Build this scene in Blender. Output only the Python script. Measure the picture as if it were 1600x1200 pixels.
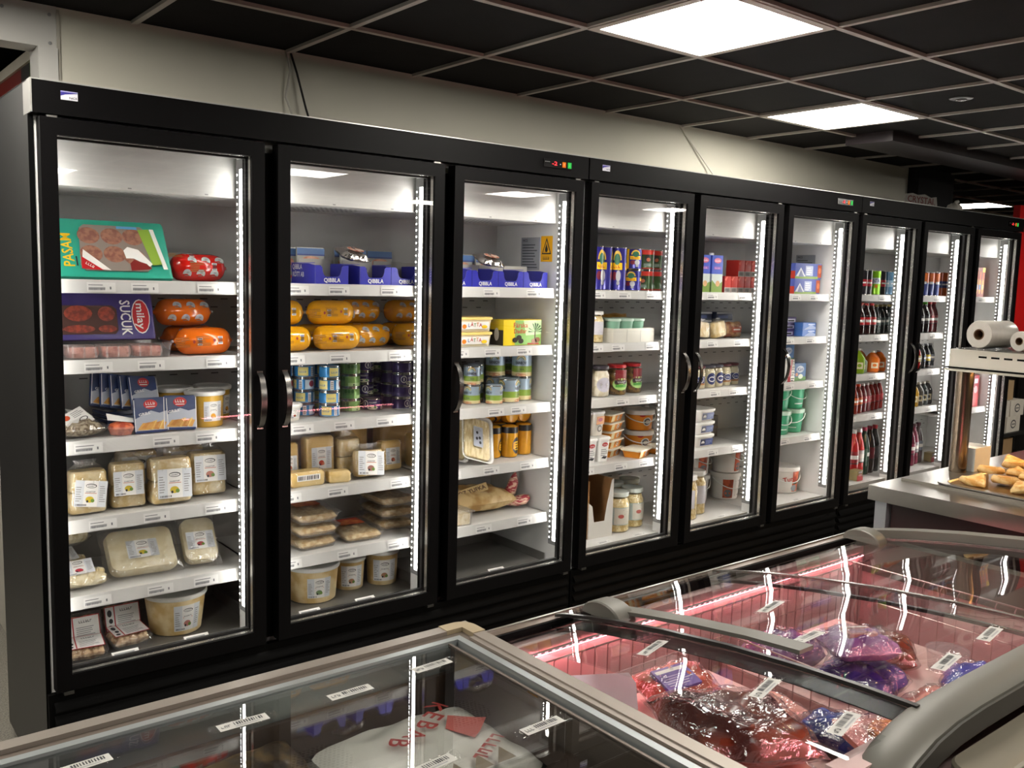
import bpy, math, random
import numpy as np
from math import sin, cos, pi, sqrt, radians
from mathutils import Vector, Matrix

for _o in list(bpy.data.objects):
    bpy.data.objects.remove(_o)
sc = bpy.context.scene
COL = sc.collection
random.seed(7)

# ------------------------------------------------------------------ camera
CAM = Vector((-0.6266, -3.0856, 1.7995))
YAW, PIT, ROL, FPX = 0.6793, -0.1150, 0.0274, 1433.35
_f = Vector((sin(YAW) * cos(PIT), cos(YAW) * cos(PIT), sin(PIT)))
_r = Vector((cos(YAW), -sin(YAW), 0))
_u = _r.cross(_f)
_R = cos(ROL) * _r + sin(ROL) * _u
_U = -sin(ROL) * _r + cos(ROL) * _u
cd = bpy.data.cameras.new('camera')
cam = bpy.data.objects.new('camera', cd)
COL.objects.link(cam)
cam.matrix_world = Matrix(((_R.x, _U.x, -_f.x, CAM.x), (_R.y, _U.y, -_f.y, CAM.y),
                           (_R.z, _U.z, -_f.z, CAM.z), (0, 0, 0, 1)))
cd.sensor_width = 36.0
cd.lens = 36.0 * FPX / 1600.0
cd.clip_start = 0.02
sc.camera = cam

# ------------------------------------------------------------------ world, exposure, light levels
W = bpy.data.worlds.new('world')
sc.world = W
W.use_nodes = True
W.node_tree.nodes['Background'].inputs[0].default_value = (0.9, 0.85, 0.8, 1)
W.node_tree.nodes['Background'].inputs[1].default_value = 0.012
vs = sc.view_settings
vs.view_transform = 'Standard'
vs.look = 'None'
vs.gamma = 1.0
vs.use_curve_mapping = False
vs.exposure = 0.0
PANEL_E, LED_E, PINK_E = 40.0, 40.0, 32.0
cy = sc.cycles
cy.max_bounces = 8
cy.diffuse_bounces = 3
cy.glossy_bounces = 3
cy.transmission_bounces = 4
cy.transparent_max_bounces = 32
cy.caustics_reflective = False
cy.caustics_refractive = False
cy.sample_clamp_indirect = 4.0
cy.use_denoising = True

# ------------------------------------------------------------------ materials
_M = {}


def srgb(h):
    c = [int(h[i:i + 2], 16) / 255 for i in (0, 2, 4)]
    return [x / 12.92 if x <= .04045 else ((x + .055) / 1.055) ** 2.4 for x in c] + [1]


def newmat(n):
    m = bpy.data.materials.new(n)
    m.use_nodes = True
    nt = m.node_tree
    nt.nodes.clear()
    out = nt.nodes.new('ShaderNodeOutputMaterial')
    return m, nt, out


def mat(h, rough=.5, metal=0., var=.06, scale=14., bump=0., name=None, spec=.5):
    """procedural painted / printed / plastic surface of the sRGB hex colour h"""
    k = (h, rough, metal, var, scale, bump, spec)
    if k in _M:
        return _M[k]
    m, nt, out = newmat(name or 'c_' + h)
    b = nt.nodes.new('ShaderNodeBsdfPrincipled')
    b.inputs['Roughness'].default_value = rough
    b.inputs['Metallic'].default_value = metal
    b.inputs['Specular IOR Level'].default_value = spec
    tc = nt.nodes.new('ShaderNodeTexCoord')
    nz = nt.nodes.new('ShaderNodeTexNoise')
    nz.inputs['Scale'].default_value = scale
    nz.inputs['Detail'].default_value = 3
    nt.links.new(tc.outputs['Object'], nz.inputs['Vector'])
    mx = nt.nodes.new('ShaderNodeMix')
    mx.data_type = 'RGBA'
    c = srgb(h)
    mx.inputs[6].default_value = [max(0, x * (1 - var * 1.6)) for x in c[:3]] + [1]
    mx.inputs[7].default_value = [min(1, x * (1 + var)) for x in c[:3]] + [1]
    nt.links.new(nz.outputs['Fac'], mx.inputs[0])
    nt.links.new(mx.outputs[2], b.inputs['Base Color'])
    if bump:
        bp = nt.nodes.new('ShaderNodeBump')
        bp.inputs['Strength'].default_value = bump
        bp.inputs['Distance'].default_value = .004
        nt.links.new(nz.outputs['Fac'], bp.inputs['Height'])
        nt.links.new(bp.outputs[0], b.inputs['Normal'])
    nt.links.new(b.outputs[0], out.inputs[0])
    _M[k] = m
    return m


def two_tone(h1, h2, scale, rough=.5, bump=.4, lo=.42, hi=.58, name=None, stretch=(1, 1, 1)):
    """mottled food / stone material"""
    k = ('tt', h1, h2, scale, rough, bump, lo, hi, stretch)
    if k in _M:
        return _M[k]
    m, nt, out = newmat(name or 't_' + h1)
    b = nt.nodes.new('ShaderNodeBsdfPrincipled')
    b.inputs['Roughness'].default_value = rough
    tc = nt.nodes.new('ShaderNodeTexCoord')
    mp = nt.nodes.new('ShaderNodeMapping')
    mp.inputs['Scale'].default_value = stretch
    nz = nt.nodes.new('ShaderNodeTexNoise')
    nz.inputs['Scale'].default_value = scale
    nz.inputs['Detail'].default_value = 4
    nt.links.new(tc.outputs['Object'], mp.inputs[0])
    nt.links.new(mp.outputs[0], nz.inputs['Vector'])
    rp = nt.nodes.new('ShaderNodeValToRGB')
    rp.color_ramp.elements[0].position = lo
    rp.color_ramp.elements[0].color = srgb(h1)
    rp.color_ramp.elements[1].position = hi
    rp.color_ramp.elements[1].color = srgb(h2)
    nt.links.new(nz.outputs['Fac'], rp.inputs[0])
    nt.links.new(rp.outputs[0], b.inputs['Base Color'])
    bp = nt.nodes.new('ShaderNodeBump')
    bp.inputs['Strength'].default_value = bump
    bp.inputs['Distance'].default_value = .006
    nt.links.new(nz.outputs['Fac'], bp.inputs['Height'])
    nt.links.new(bp.outputs[0], b.inputs['Normal'])
    nt.links.new(b.outputs[0], out.inputs[0])
    _M[k] = m
    return m


def clear(name, base=.05, gain=.9, tint=(1, 1, 1, 1), rough=0., bump=0., scale=20., haze=0., hazec=(.8, .8, .8, 1)):
    """thin clear sheet (glass pane, film): transparent + mirror reflection growing at grazing angles"""
    if name in _M:
        return _M[name]
    m, nt, out = newmat(name)
    L = nt.links
    lw = nt.nodes.new('ShaderNodeLayerWeight')
    lw.inputs[0].default_value = .5
    pw = nt.nodes.new('ShaderNodeMath')
    pw.operation = 'POWER'
    pw.inputs[1].default_value = 5
    L.new(lw.outputs['Facing'], pw.inputs[0])
    ma = nt.nodes.new('ShaderNodeMath')
    ma.operation = 'MULTIPLY_ADD'
    ma.use_clamp = True
    ma.inputs[1].default_value = gain
    ma.inputs[2].default_value = base
    L.new(pw.outputs[0], ma.inputs[0])
    tr = nt.nodes.new('ShaderNodeBsdfTransparent')
    tr.inputs[0].default_value = tint
    gl = nt.nodes.new('ShaderNodeBsdfGlossy')
    gl.inputs['Roughness'].default_value = rough
    src = tr
    if haze:
        df = nt.nodes.new('ShaderNodeBsdfDiffuse')
        df.inputs[0].default_value = hazec
        hm = nt.nodes.new('ShaderNodeMixShader')
        hm.inputs[0].default_value = haze
        L.new(tr.outputs[0], hm.inputs[1])
        L.new(df.outputs[0], hm.inputs[2])
        src = hm
    if bump:
        nz = nt.nodes.new('ShaderNodeTexNoise')
        nz.inputs['Scale'].default_value = scale
        nz.inputs['Distortion'].default_value = 1.2
        tc = nt.nodes.new('ShaderNodeTexCoord')
        L.new(tc.outputs['Object'], nz.inputs['Vector'])
        bp = nt.nodes.new('ShaderNodeBump')
        bp.inputs['Strength'].default_value = bump
        bp.inputs['Distance'].default_value = .01
        L.new(nz.outputs['Fac'], bp.inputs['Height'])
        L.new(bp.outputs[0], gl.inputs['Normal'])
    mx = nt.nodes.new('ShaderNodeMixShader')
    L.new(ma.outputs[0], mx.inputs[0])
    L.new(src.outputs[0], mx.inputs[1])
    L.new(gl.outputs[0], mx.inputs[2])
    L.new(mx.outputs[0], out.inputs[0])
    _M[name] = m
    return m


def emit(name, c, e, dots=None, lo=0.):
    """lamp surface; dots = LED spacing along z or x -> the strip shows its separate diodes"""
    if name in _M:
        return _M[name]
    m, nt, out = newmat(name)
    em = nt.nodes.new('ShaderNodeEmission')
    em.inputs[0].default_value = c
    em.inputs[1].default_value = e
    if dots:
        ax, sp = dots
        tc = nt.nodes.new('ShaderNodeTexCoord')
        sx = nt.nodes.new('ShaderNodeSeparateXYZ')
        nt.links.new(tc.outputs['Object'], sx.inputs[0])
        ml = nt.nodes.new('ShaderNodeMath')
        ml.operation = 'MULTIPLY'
        ml.inputs[1].default_value = 2 * pi / sp
        nt.links.new(sx.outputs[ax], ml.inputs[0])
        sn = nt.nodes.new('ShaderNodeMath')
        sn.operation = 'SINE'
        nt.links.new(ml.outputs[0], sn.inputs[0])
        mr = nt.nodes.new('ShaderNodeMapRange')
        mr.inputs[1].default_value = -.2
        mr.inputs[2].default_value = .5
        mr.inputs[3].default_value = lo
        mr.inputs[4].default_value = e
        nt.links.new(sn.outputs[0], mr.inputs[0])
        nt.links.new(mr.outputs[0], em.inputs[1])
    nt.links.new(em.outputs[0], out.inputs[0])
    _M[name] = m
    return m


BLACK = mat('080708', .5, spec=.12, name='black_paint')
JET = mat('040404', .6, spec=.1, name='matt_black')
LINER = mat('e6e6e4', .45, name='white_liner')
SHELF = mat('c4c3c0', .35, name='white_shelf')
ALU = mat('b9b6b1', .3, 1., name='aluminium')
STEEL = mat('a8a39b', .28, 1., var=.1, scale=6, name='stainless_steel')
CHROME = mat('d0cdc8', .14, 1., name='chrome')
GLASS = clear('fridge_glass', .028, .55)
LID = clear('freezer_glass', .17, .75, (.96, .97, .97, 1))
LIDC = clear('curved_glass', .06, .75, (.96, .97, .97, 1))
FILM = clear('clear_film', .07, .6, bump=.6, scale=38, rough=.08)
FOILWRAP = clear('loose_film', .15, .6, bump=1., scale=26, rough=.08, haze=.03)
HAZY = clear('frosted_plastic', .10, .5, haze=.13, rough=.25)
PAPER = mat('eceae6', .7, name='paper')
PAPER2 = mat('d7dade', .6, name='blue_white_paper')
INK = mat('2b2b30', .6, name='ink')
GREY = mat('9a9a9a', .6, name='grey_ink')
CREAM = two_tone('e0c07e', 'f4e0b0', 26, .5, .2, name='cream_cheese')
WHITEP = mat('efeeea', .35, name='white_plastic')
# ------------------------------------------------------------------ mesh builder
_TXT = {}


def text_geo(s):
    """flat mesh of a word in the built-in font: verts scaled to cap height 1, starting at x = 0"""
    if s not in _TXT:
        cu = bpy.data.curves.new('t', 'FONT')
        cu.body = s
        cu.resolution_u = 2
        cu.offset = .014
        ob = bpy.data.objects.new('t', cu)
        COL.objects.link(ob)
        dg = bpy.context.evaluated_depsgraph_get()
        me = bpy.data.meshes.new_from_object(ob.evaluated_get(dg))
        vs_ = [(v.co.x, v.co.y) for v in me.vertices]
        fs = [list(p.vertices) for p in me.polygons]
        bpy.data.objects.remove(ob)
        bpy.data.curves.remove(cu)
        bpy.data.meshes.remove(me)
        x0 = min(v[0] for v in vs_)
        x1 = max(v[0] for v in vs_)
        h = .70
        _TXT[s] = ([((x - x0) / h, y / h) for x, y in vs_], fs, (x1 - x0) / h)
    return _TXT[s]


def flat(y=0., x=0., z=0.):
    """decal frame on an upright face looking to -y"""
    return lambda u, v, d: Vector((x + u, y - d, z + v))


def lying(z=0., x=0., y=0.):
    """decal frame on a face looking up; v runs away from the viewer"""
    return lambda u, v, d: Vector((x + u, y + v, z + d))


def sidef(x=0., y=0., z=0.):
    """decal frame on a face looking to -x; u runs towards the viewer (-y)"""
    return lambda u, v, d: Vector((x - d, y - u, z + v))


def round_(R, turn=0., z=0., taper=0., ry=None):
    """decal frame wrapped on an upright round wall of radius R"""
    k = 1 if ry is None else ry / R

    def f(u, v, d):
        r = R + taper * v + d
        a = u / R + turn
        return Vector((r * sin(a), -r * cos(a) * k, z + v))
    return f


def xf(fr, M):
    return lambda u, v, d: M @ fr(u, v, d)


class MB:
    def __init__(s):
        s.v = []
        s.f = []
        s.m = []
        s.mats = []
        s.M = None

    def mi(s, m):
        if m not in s.mats:
            s.mats.append(m)
        return s.mats.index(m)

    def add(s, vs_, fs, m):
        o = len(s.v)
        if s.M is not None:
            vs_ = [s.M @ Vector(p) for p in vs_]
        s.v += [tuple(p) for p in vs_]
        i = s.mi(m)
        for f in fs:
            s.f.append([o + q for q in f])
            s.m.append(i)
        return s

    def box(s, x0, x1, y0, y1, z0, z1, m):
        p = [(x, y, z) for z in (z0, z1) for y in (y0, y1) for x in (x0, x1)]
        return s.add(p, [(0, 2, 3, 1), (4, 5, 7, 6), (0, 1, 5, 4), (2, 6, 7, 3), (0, 4, 6, 2), (1, 3, 7, 5)], m)

    def quad(s, pts, m):
        return s.add(pts, [tuple(range(len(pts)))], m)

    def loft(s, rings, m, caps=(True, True), closed=True):
        n = len(rings[0])
        vs_ = [p for r in rings for p in r]
        fs = []
        for i in range(len(rings) - 1):
            for j in range(n if closed else n - 1):
                k = (j + 1) % n
                fs.append((i * n + j, i * n + k, (i + 1) * n + k, (i + 1) * n + j))
        if caps[0]:
            fs.append(tuple(reversed(range(n))))
        if caps[1]:
            fs.append(tuple(range((len(rings) - 1) * n, len(rings) * n)))
        return s.add(vs_, fs, m)

    def lathe(s, prof, m, n=24, c=(0, 0, 0), sy=1., caps=(True, True)):
        return s.loft([[(c[0] + r * sin(2 * pi * j / n), c[1] - sy * r * cos(2 * pi * j / n), c[2] + z)
                        for j in range(n)] for r, z in prof], m, caps)

    def rtub(s, prof, m, caps=(True, True), k=5, c=(0, 0, 0)):
        """rounded-rectangle sections: (half width x, half depth y, corner radius, z)"""
        rings = []
        for hx, hy, r, z in prof:
            r = min(r, hx, hy)
            ring = []
            for q, (sx, sy) in enumerate(((1, -1), (1, 1), (-1, 1), (-1, -1))):
                for t in range(k + 1):
                    a = (q - 1) * pi / 2 + t / k * pi / 2
                    ring.append((c[0] + sx * (hx - r) + r * cos(a), c[1] + sy * (hy - r) + r * sin(a), c[2] + z))
            rings.append(ring)
        return s.loft(rings, m, caps)

    def tube(s, pts, r, m, n=6, caps=True, sec=None):
        """sweep of a circle (or of a section list [(a, b)]) along a polyline"""
        pts = [Vector(p) for p in pts]
        rings = []
        up = None
        for i, p in enumerate(pts):
            d = (pts[min(i + 1, len(pts) - 1)] - pts[max(i - 1, 0)]).normalized()
            if up is None:
                up = Vector((0, 0, 1)) if abs(d.z) < .9 else Vector((1, 0, 0))
            a = d.cross(up)
            if a.length < 1e-6:
                a = Vector((0, 1, 0))
            a.normalize()
            b = a.cross(d).normalized()
            up = b
            rr = r[i] if isinstance(r, (list, tuple)) else r
            q = sec or [(cos(2 * pi * j / n), sin(2 * pi * j / n)) for j in range(n)]
            rings.append([p + a * (x * rr) + b * (y * rr) for x, y in q])
        return s.loft(rings, m, (caps, caps))

    def prism(s, poly, fr, d0, d1, m):
        """polygon (u, v) in a decal frame, thickened from depth d0 to d1"""
        n = len(poly)
        a = [fr(u, v, d1) for u, v in poly]
        b = [fr(u, v, d0) for u, v in poly]
        return s.add(a + b, [tuple(range(n)), tuple(reversed(range(n, 2 * n)))] +
                     [(j, n + j, n + (j + 1) % n, (j + 1) % n) for j in range(n)], m)

    def pillow(s, w, h, t, m, c=(0, 0, 0), p=2.6, n=14, amp=0., seed=0, tb=None, edge=.0):
        """stuffed bag lying in xy: half sizes w, h; half thickness t up and tb down"""
        rnd = random.Random(seed)
        ph = [rnd.uniform(0, 6.28) for _ in range(6)]
        tb = t if tb is None else tb

        def H(u, v):
            k = max(0., (1 - abs(u) ** p)) * max(0., (1 - abs(v) ** p))
            k = k ** .5
            w_ = sin(5 * u + ph[0]) * cos(4 * v + ph[1]) + .6 * sin(11 * u + 7 * v + ph[2]) + .5 * cos(9 * v - 8 * u + ph[3])
            return k, w_
        vs_ = []
        for sg in (1, -1):
            for i in range(n + 1):
                for j in range(n + 1):
                    u, v = 2 * i / n - 1, 2 * j / n - 1
                    k, w_ = H(u, v)
                    uu = u * (1 - edge * (abs(v) ** 4) * .5)
                    vv = v * (1 - edge * (abs(u) ** 4) * .5)
                    z = (t if sg > 0 else -tb) * k + amp * w_ * k * (1 if sg > 0 else .25)
                    vs_.append((c[0] + uu * w + amp * .6 * sin(6 * v + ph[4]) * abs(u), c[1] + vv * h + amp * .6 * sin(6 * u + ph[5]) * abs(v), c[2] + z))
        N = (n + 1) ** 2
        fs = []
        for i in range(n):
            for j in range(n):
                a, b, c_, d = i * (n + 1) + j, (i + 1) * (n + 1) + j, (i + 1) * (n + 1) + j + 1, i * (n + 1) + j + 1
                fs.append((a, b, c_, d))
                fs.append((N + a, N + d, N + c_, N + b))
        return s.add(vs_, fs, m)

    # ---- flat print: everything below lies on a decal frame
    def rect(s, fr, u0, u1, v0, v1, m, l=1, nu=1):
        d = l * .0005
        vs_ = []
        for i in range(nu + 1):
            u = u0 + (u1 - u0) * i / nu
            vs_ += [fr(u, v0, d), fr(u, v1, d)]
        return s.add(vs_, [(2 * i, 2 * i + 2, 2 * i + 3, 2 * i + 1) for i in range(nu)], m)

    def ell(s, fr, cu, cv, ru, rv, m, l=2, n=16, a0=0., a1=2 * pi):
        d = l * .0005
        full = abs(a1 - a0) > 6.2
        k = n if full else n + 1
        vs_ = [fr(cu, cv, d)] + [fr(cu + ru * cos(a0 + (a1 - a0) * j / n), cv + rv * sin(a0 + (a1 - a0) * j / n), d) for j in range(k)]
        return s.add(vs_, [(0, 1 + j, 1 + (j + 1) % k) for j in range(n)], m)

    def poly(s, fr, pts, m, l=2):
        return s.quad([fr(u, v, l * .0005) for u, v in pts], m)

    def text(s, fr, t, cu, cv, h, m, w=None, rot=0., l=3):
        """a word centred at (cu, cv) with cap height h; w squeezes it to that width"""
        vs_, fs, wd = text_geo(t)
        sx = h if w is None else w / wd
        c_, s_ = cos(rot), sin(rot)
        d = l * .0005
        pts = []
        for x, y in vs_:
            X, Y = (x - wd / 2) * sx, (y - .5) * h
            pts.append(fr(cu + X * c_ - Y * s_, cv + X * s_ + Y * c_, d))
        return s.add(pts, fs, m)

    def scrawl(s, fr, cu, cv, w, h, m, l=3, rot=0., seed=5):
        """lettering too small to read: letter-sized strokes"""
        rnd = random.Random(seed)
        c_, s_ = cos(rot), sin(rot)
        n = max(3, int(w / (h * .75)))
        st = w / n
        for i in range(n):
            u0 = -w / 2 + i * st
            for a, b, e, f in ((.0, .22, -.5, .5 if rnd.random() > .3 else .2), (.0, .75, -.5 if rnd.random() > .5 else .3, 0), (.5, .75, -.5, .3))[:rnd.choice((2, 3))]:
                if e > .0:
                    e, f = e - .1, e + .12
                elif f == 0:
                    f = e + .24
                pts = [(u0 + a * st, e * h), (u0 + b * st, e * h), (u0 + b * st, f * h), (u0 + a * st, f * h)]
                s.poly(fr, [(cu + x * c_ - y * s_, cv + x * s_ + y * c_) for x, y in pts], m, l)
        return s

    def bars(s, fr, u0, u1, v0, v1, m, l=2, n=9, seed=3):
        rnd = random.Random(seed)
        st = (u1 - u0) / n
        for i in range(n):
            s.rect(fr, u0 + i * st, u0 + i * st + st * rnd.uniform(.3, .75), v0, v1, m, l)
        return s

    def lines(s, fr, u0, u1, v0, v1, k, m, l=2, seed=1):
        """rows of small print"""
        rnd = random.Random(seed)
        st = (v1 - v0) / k
        for i in range(k):
            s.rect(fr, u0, u0 + (u1 - u0) * rnd.uniform(.6, 1), v0 + i * st, v0 + i * st + st * .4, m, l)
        return s

    def mesh(s, name, ang=40):
        me = bpy.data.meshes.new(name)
        me.from_pydata(s.v, [], s.f)
        for m in s.mats:
            me.materials.append(m)
        me.polygons.foreach_set('material_index', s.m)
        me.polygons.foreach_set('use_smooth', [True] * len(s.f))
        me.update()
        try:
            me.set_sharp_from_angle(angle=radians(ang))
        except Exception:
            pass
        return me

    def build(s, name, parent=None, label=None, ang=40):
        o = bpy.data.objects.new(name, s.mesh(name, ang))
        COL.objects.link(o)
        if parent is not None:
            o.parent = parent
        if label:
            o['label'] = label
        return o


def thing(name, label, cat, loc=(0, 0, 0), rot=(0, 0, 0), group=None):
    o = bpy.data.objects.new(name, None)
    o.empty_display_size = .05
    COL.objects.link(o)
    o.location = loc
    o.rotation_euler = rot
    o['label'] = label
    o['category'] = cat
    if group:
        o['group'] = group
    return o


def structure(name, mb, ang=40):
    o = mb.build(name, None, None, ang)
    o['kind'] = 'structure'
    return o


def dup(r, label, loc, rot, group):
    c = r.copy()
    COL.objects.link(c)
    c.location = loc
    c.rotation_euler = rot
    c['label'] = label
    if group:
        c['group'] = group
    elif 'group' in c:
        del c['group']

    def kids(src, dst):
        for ch in src.children:
            k = ch.copy()
            COL.objects.link(k)
            k.parent = dst
            kids(ch, k)
    kids(r, c)
    return c


_P = {}
_V = {}
ROUND = {'tin_can', 'food_jar', 'cheese_tub', 'food_pail', 'drink_bottle', 'food_bucket', 'juice_jug'}


def low(o):
    """lowest point of a thing with its turn applied, measured from its origin"""
    R_ = o.rotation_euler.to_matrix()
    m = 9.
    for ch in o.children:
        k = ch.data.name
        if k not in _V:
            a = np.empty(len(ch.data.vertices) * 3, 'f')
            ch.data.vertices.foreach_get('co', a)
            _V[k] = a.reshape(-1, 3)
        B = np.array(R_ @ ch.rotation_euler.to_matrix())[2]
        m = min(m, float((_V[k] @ B).min() + (R_ @ ch.location).z))
    return m


def put(key, make, label, loc, rot=(0, 0, 0), group=None):
    """first call builds the thing, every later call copies it with all its parts; loc.z is the height of what carries it"""
    if key in _P:
        o = dup(_P[key], label, loc, rot, group)
    else:
        o = make(label)
        o.location = loc
        o.rotation_euler = rot
        if group:
            o['group'] = group
        _P[key] = o
    if o.name.split('.')[0] in ROUND and loc[0] > .8:
        # labels on round goods are faced the way shoppers come along the aisle
        o.rotation_euler.z += -.62 * math.atan((loc[0] + .6) / 3.3)
    o.location.z = loc[2] - low(o) + .0004
    return o
# ------------------------------------------------------------------ the room
CEIL = 2.675
FLOORM = two_tone('6b675f', '8b867c', 160, .55, .05, name='speckled_floor')
WALLM = mat('d9d5c6', .75, var=.05, scale=2.2, name='painted_wall')
TILE = mat('0f0d0d', .85, spec=.15, var=.25, scale=9, bump=.15, name='black_ceiling_tile')
BAR = mat('b9b4ab', .5, var=.1, scale=5, name='ceiling_bar')
DARKW = mat('241c1a', .8, name='dark_wall')
structure('floor', MB().box(-5, 14, -8, 5, -.05, 0, FLOORM))
structure('ceiling', MB().box(-5, 14, -8, 5, CEIL + .012, CEIL + .06, TILE))
GX, GY, PT = 1.0472, -.0341, .6
tb = MB()
# tee bars run between the wall line and the far side; the row next to the duct is left out where the duct hangs
for i in range(-10, 21):
    x = GX + PT * i
    y1 = .483 if x < 6 else 5
    if 4.3 < x < 6.6:
        tb.box(x - .011, x + .011, -8, -.28, CEIL, CEIL + .012, BAR)
        tb.box(x - .011, x + .011, .025, y1, CEIL, CEIL + .012, BAR)
    else:
        tb.box(x - .011, x + .011, -8, y1, CEIL, CEIL + .012, BAR)
for j in range(-8, 14):
    y = GY - PT * j
    if y > .5:
        tb.box(6.55, 14, y - .012, y + .012, CEIL - .001, CEIL + .012, BAR)
    else:
        tb.box(-5, 14, y - .012, y + .012, CEIL - .001, CEIL + .012, BAR)
structure('trim_1', tb)
# lowered dark duct boxed in below the ceiling
structure('beam', MB().box(4.36, 11, -.275, .02, 2.63, CEIL + .02, mat('3a3438', .35, var=.2, scale=3, name='dark_duct')))
# white bulkhead above the fridges, its beam over the opening at the left and the post
structure('wall_back', MB().box(.187, 5.96, .483, .60, 2.36, CEIL + .01, WALLM))
sheet = mat('cfcdc8', .5, var=.04, scale=2, name='white_sheet')
b = MB().box(-3.2, .187, .480, .60, 2.545, CEIL + .01, sheet).box(.125, .187, .470, .60, 2.36, 2.545, sheet).box(.186, .196, .476, .49, 2.36, CEIL, mat('b5b0a4', .6))
for x, z in ((.165, 2.655), (.165, 2.56), (.02, 2.655), (-.2, 2.655), (-.5, 2.56)):
    b.lathe([(.006, 0), (.006, .003), (.003, .004)], GREY, 10)
    for q in range(len(b.v) - 30, len(b.v)):
        vx, vy, vz = b.v[q]
        b.v[q] = (x + vx, .4805 - vz, z + vy)
structure('trim_2', b)
structure('column', MB().box(5.965, 6.50, .40, .95, 2.3, CEIL + .01, mat('0f0e0f', .8)))
b = MB().box(.187, .25, .72, 4.6, 0, 2.60, mat('c9c4b8', .7)).box(.187, .25, .605, .72, 2.36, 2.60, mat('c9c4b8', .7)).box(.168, .187, .605, 4.6, 2.560, 2.60, mat('d8d0bf', .6))
structure('wall_left', b)
structure('wall_far', MB().box(-5, 14, 4.95, 5.05, 0, CEIL + .05, DARKW))
structure('wall_right', MB().box(13.95, 14.05, -8, 5, 0, CEIL + .05, mat('3a1512', .7)))
structure('wall_front', MB().box(-5, 14, -8.05, -7.95, 0, CEIL + .05, mat('4a4540', .8)))
structure('wall_side', MB().box(-5.05, -4.95, -8, 5, 0, CEIL + .05, mat('5a554d', .8)))
structure('trim_3', MB().box(6.86, 9.4, .05, .10, 1.40, 2.46, mat('c01010', .45, name='red_panel')))
structure('wall_niche', MB().box(6.86, 9.4, .62, .68, 0, 2.46, mat('1c1715', .8)))

# poster on the side wall behind the opening
t = thing('produce_poster', 'red and green produce poster on the wall behind the opening at the top left', 'poster', (.1865, 1.25, 2.43))
b = MB()
F = sidef()
b.box(-.008, 0, -.60, .60, -.13, .13, mat('7c2018', .5))
fr = sidef(-.0085)
b.rect(fr, .23, .38, -.13, .13, mat('1d1a14', .5))
b.rect(fr, .38, .48, -.13, .13, mat('4a6a24', .5))
b.rect(fr, .48, .60, -.13, .13, mat('8a8478', .5))
for k in range(9):
    b.ell(fr, -.5 + k * .085, -.05 + .05 * ((k * 37) % 5) / 4, .04, .05, mat(['a8382a', 'b8553a', '8a2018'][k % 3], .5))
b.build('print', t)


def ceiling_light(x, y, label):
    t = thing('ceiling_light', label, 'ceiling light', (x, y, CEIL), group='square ceiling panels')
    fm = mat('d8d2c8', .4, name='light_frame')
    b = MB()
    a, c = .2985, .268
    for s in (-1, 1):
        b.box(-a, a, min(s * c, s * a), max(s * c, s * a), -.004, .010, fm)
        b.box(min(s * c, s * a), max(s * c, s * a), -c, c, -.004, .010, fm)
    b.build('frame', t)
    MB().box(-c, c, -c, c, -.0015, .009, emit('light_panel', (1, .95, .86, 1), PANEL_E)).build('diffuser', t)
    return t


ceiling_light(1.947, -.934, 'large bright square ceiling panel over the third and fourth fridge doors')
ceiling_light(3.747, -.334, 'square ceiling panel in front of the dark duct, nearer the fridges')
ceiling_light(9.15, 1.47, 'small distant ceiling panel showing above the far end of the fridge row')
# the same panels carry on over the rest of the shop
for x, y in ((-.453, -.334), (-1.653, -2.734), (1.347, -6.334), (3.147, -4.534), (5.547, -4.534), (5.547, -6.334), (7.947, -4.534), (1.347, -3.334), (6.747, -1.534), (-1.053, 1.466)):  # first and last are unseen, added to brighten the bulkhead and poster wall
    ceiling_light(x, y, 'unseen square ceiling panel over the shop around the viewer')

t = thing('smoke_detector', 'small round fitting in a black ceiling tile at the upper right', 'detector', (3.73, -.955, CEIL + .012))
MB().lathe([(.052, 0), (.052, -.003), (.045, -.006), (.03, -.007)], mat('2c2a29', .3), 24).build('base', t)
MB().lathe([(.026, -.006), (.024, -.012), (.012, -.015)], mat('4c4846', .25), 20).build('sensor', t)


def cable(name, pts, r, col, label):
    o = MB().tube(pts, r, mat(col, .5), 8).build(name)
    o['label'] = label
    o['category'] = 'cable'
    return o


cable('power_cable', [(1.04, .475, 2.675), (1.045, .46, 2.60), (1.03, .47, 2.5), (1.055, .45, 2.42), (1.06, .40, 2.356)], .005, 'c8c4ba',
      'white cable hanging from the ceiling bar down to the first fridge')
cable('power_cable', [(1.055, .474, 2.675), (1.075, .462, 2.6), (1.11, .45, 2.46), (1.13, .42, 2.356)], .0045, '151414',
      'black cable hanging beside the white one down to the first fridge')
cable('power_cable', [(3.42, .476, 2.675), (3.52, .47, 2.59), (3.66, .46, 2.47), (3.75, .42, 2.356)], .005, 'd8d4c8',
      'white cable slanting down the bulkhead behind the second fridge')
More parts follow.
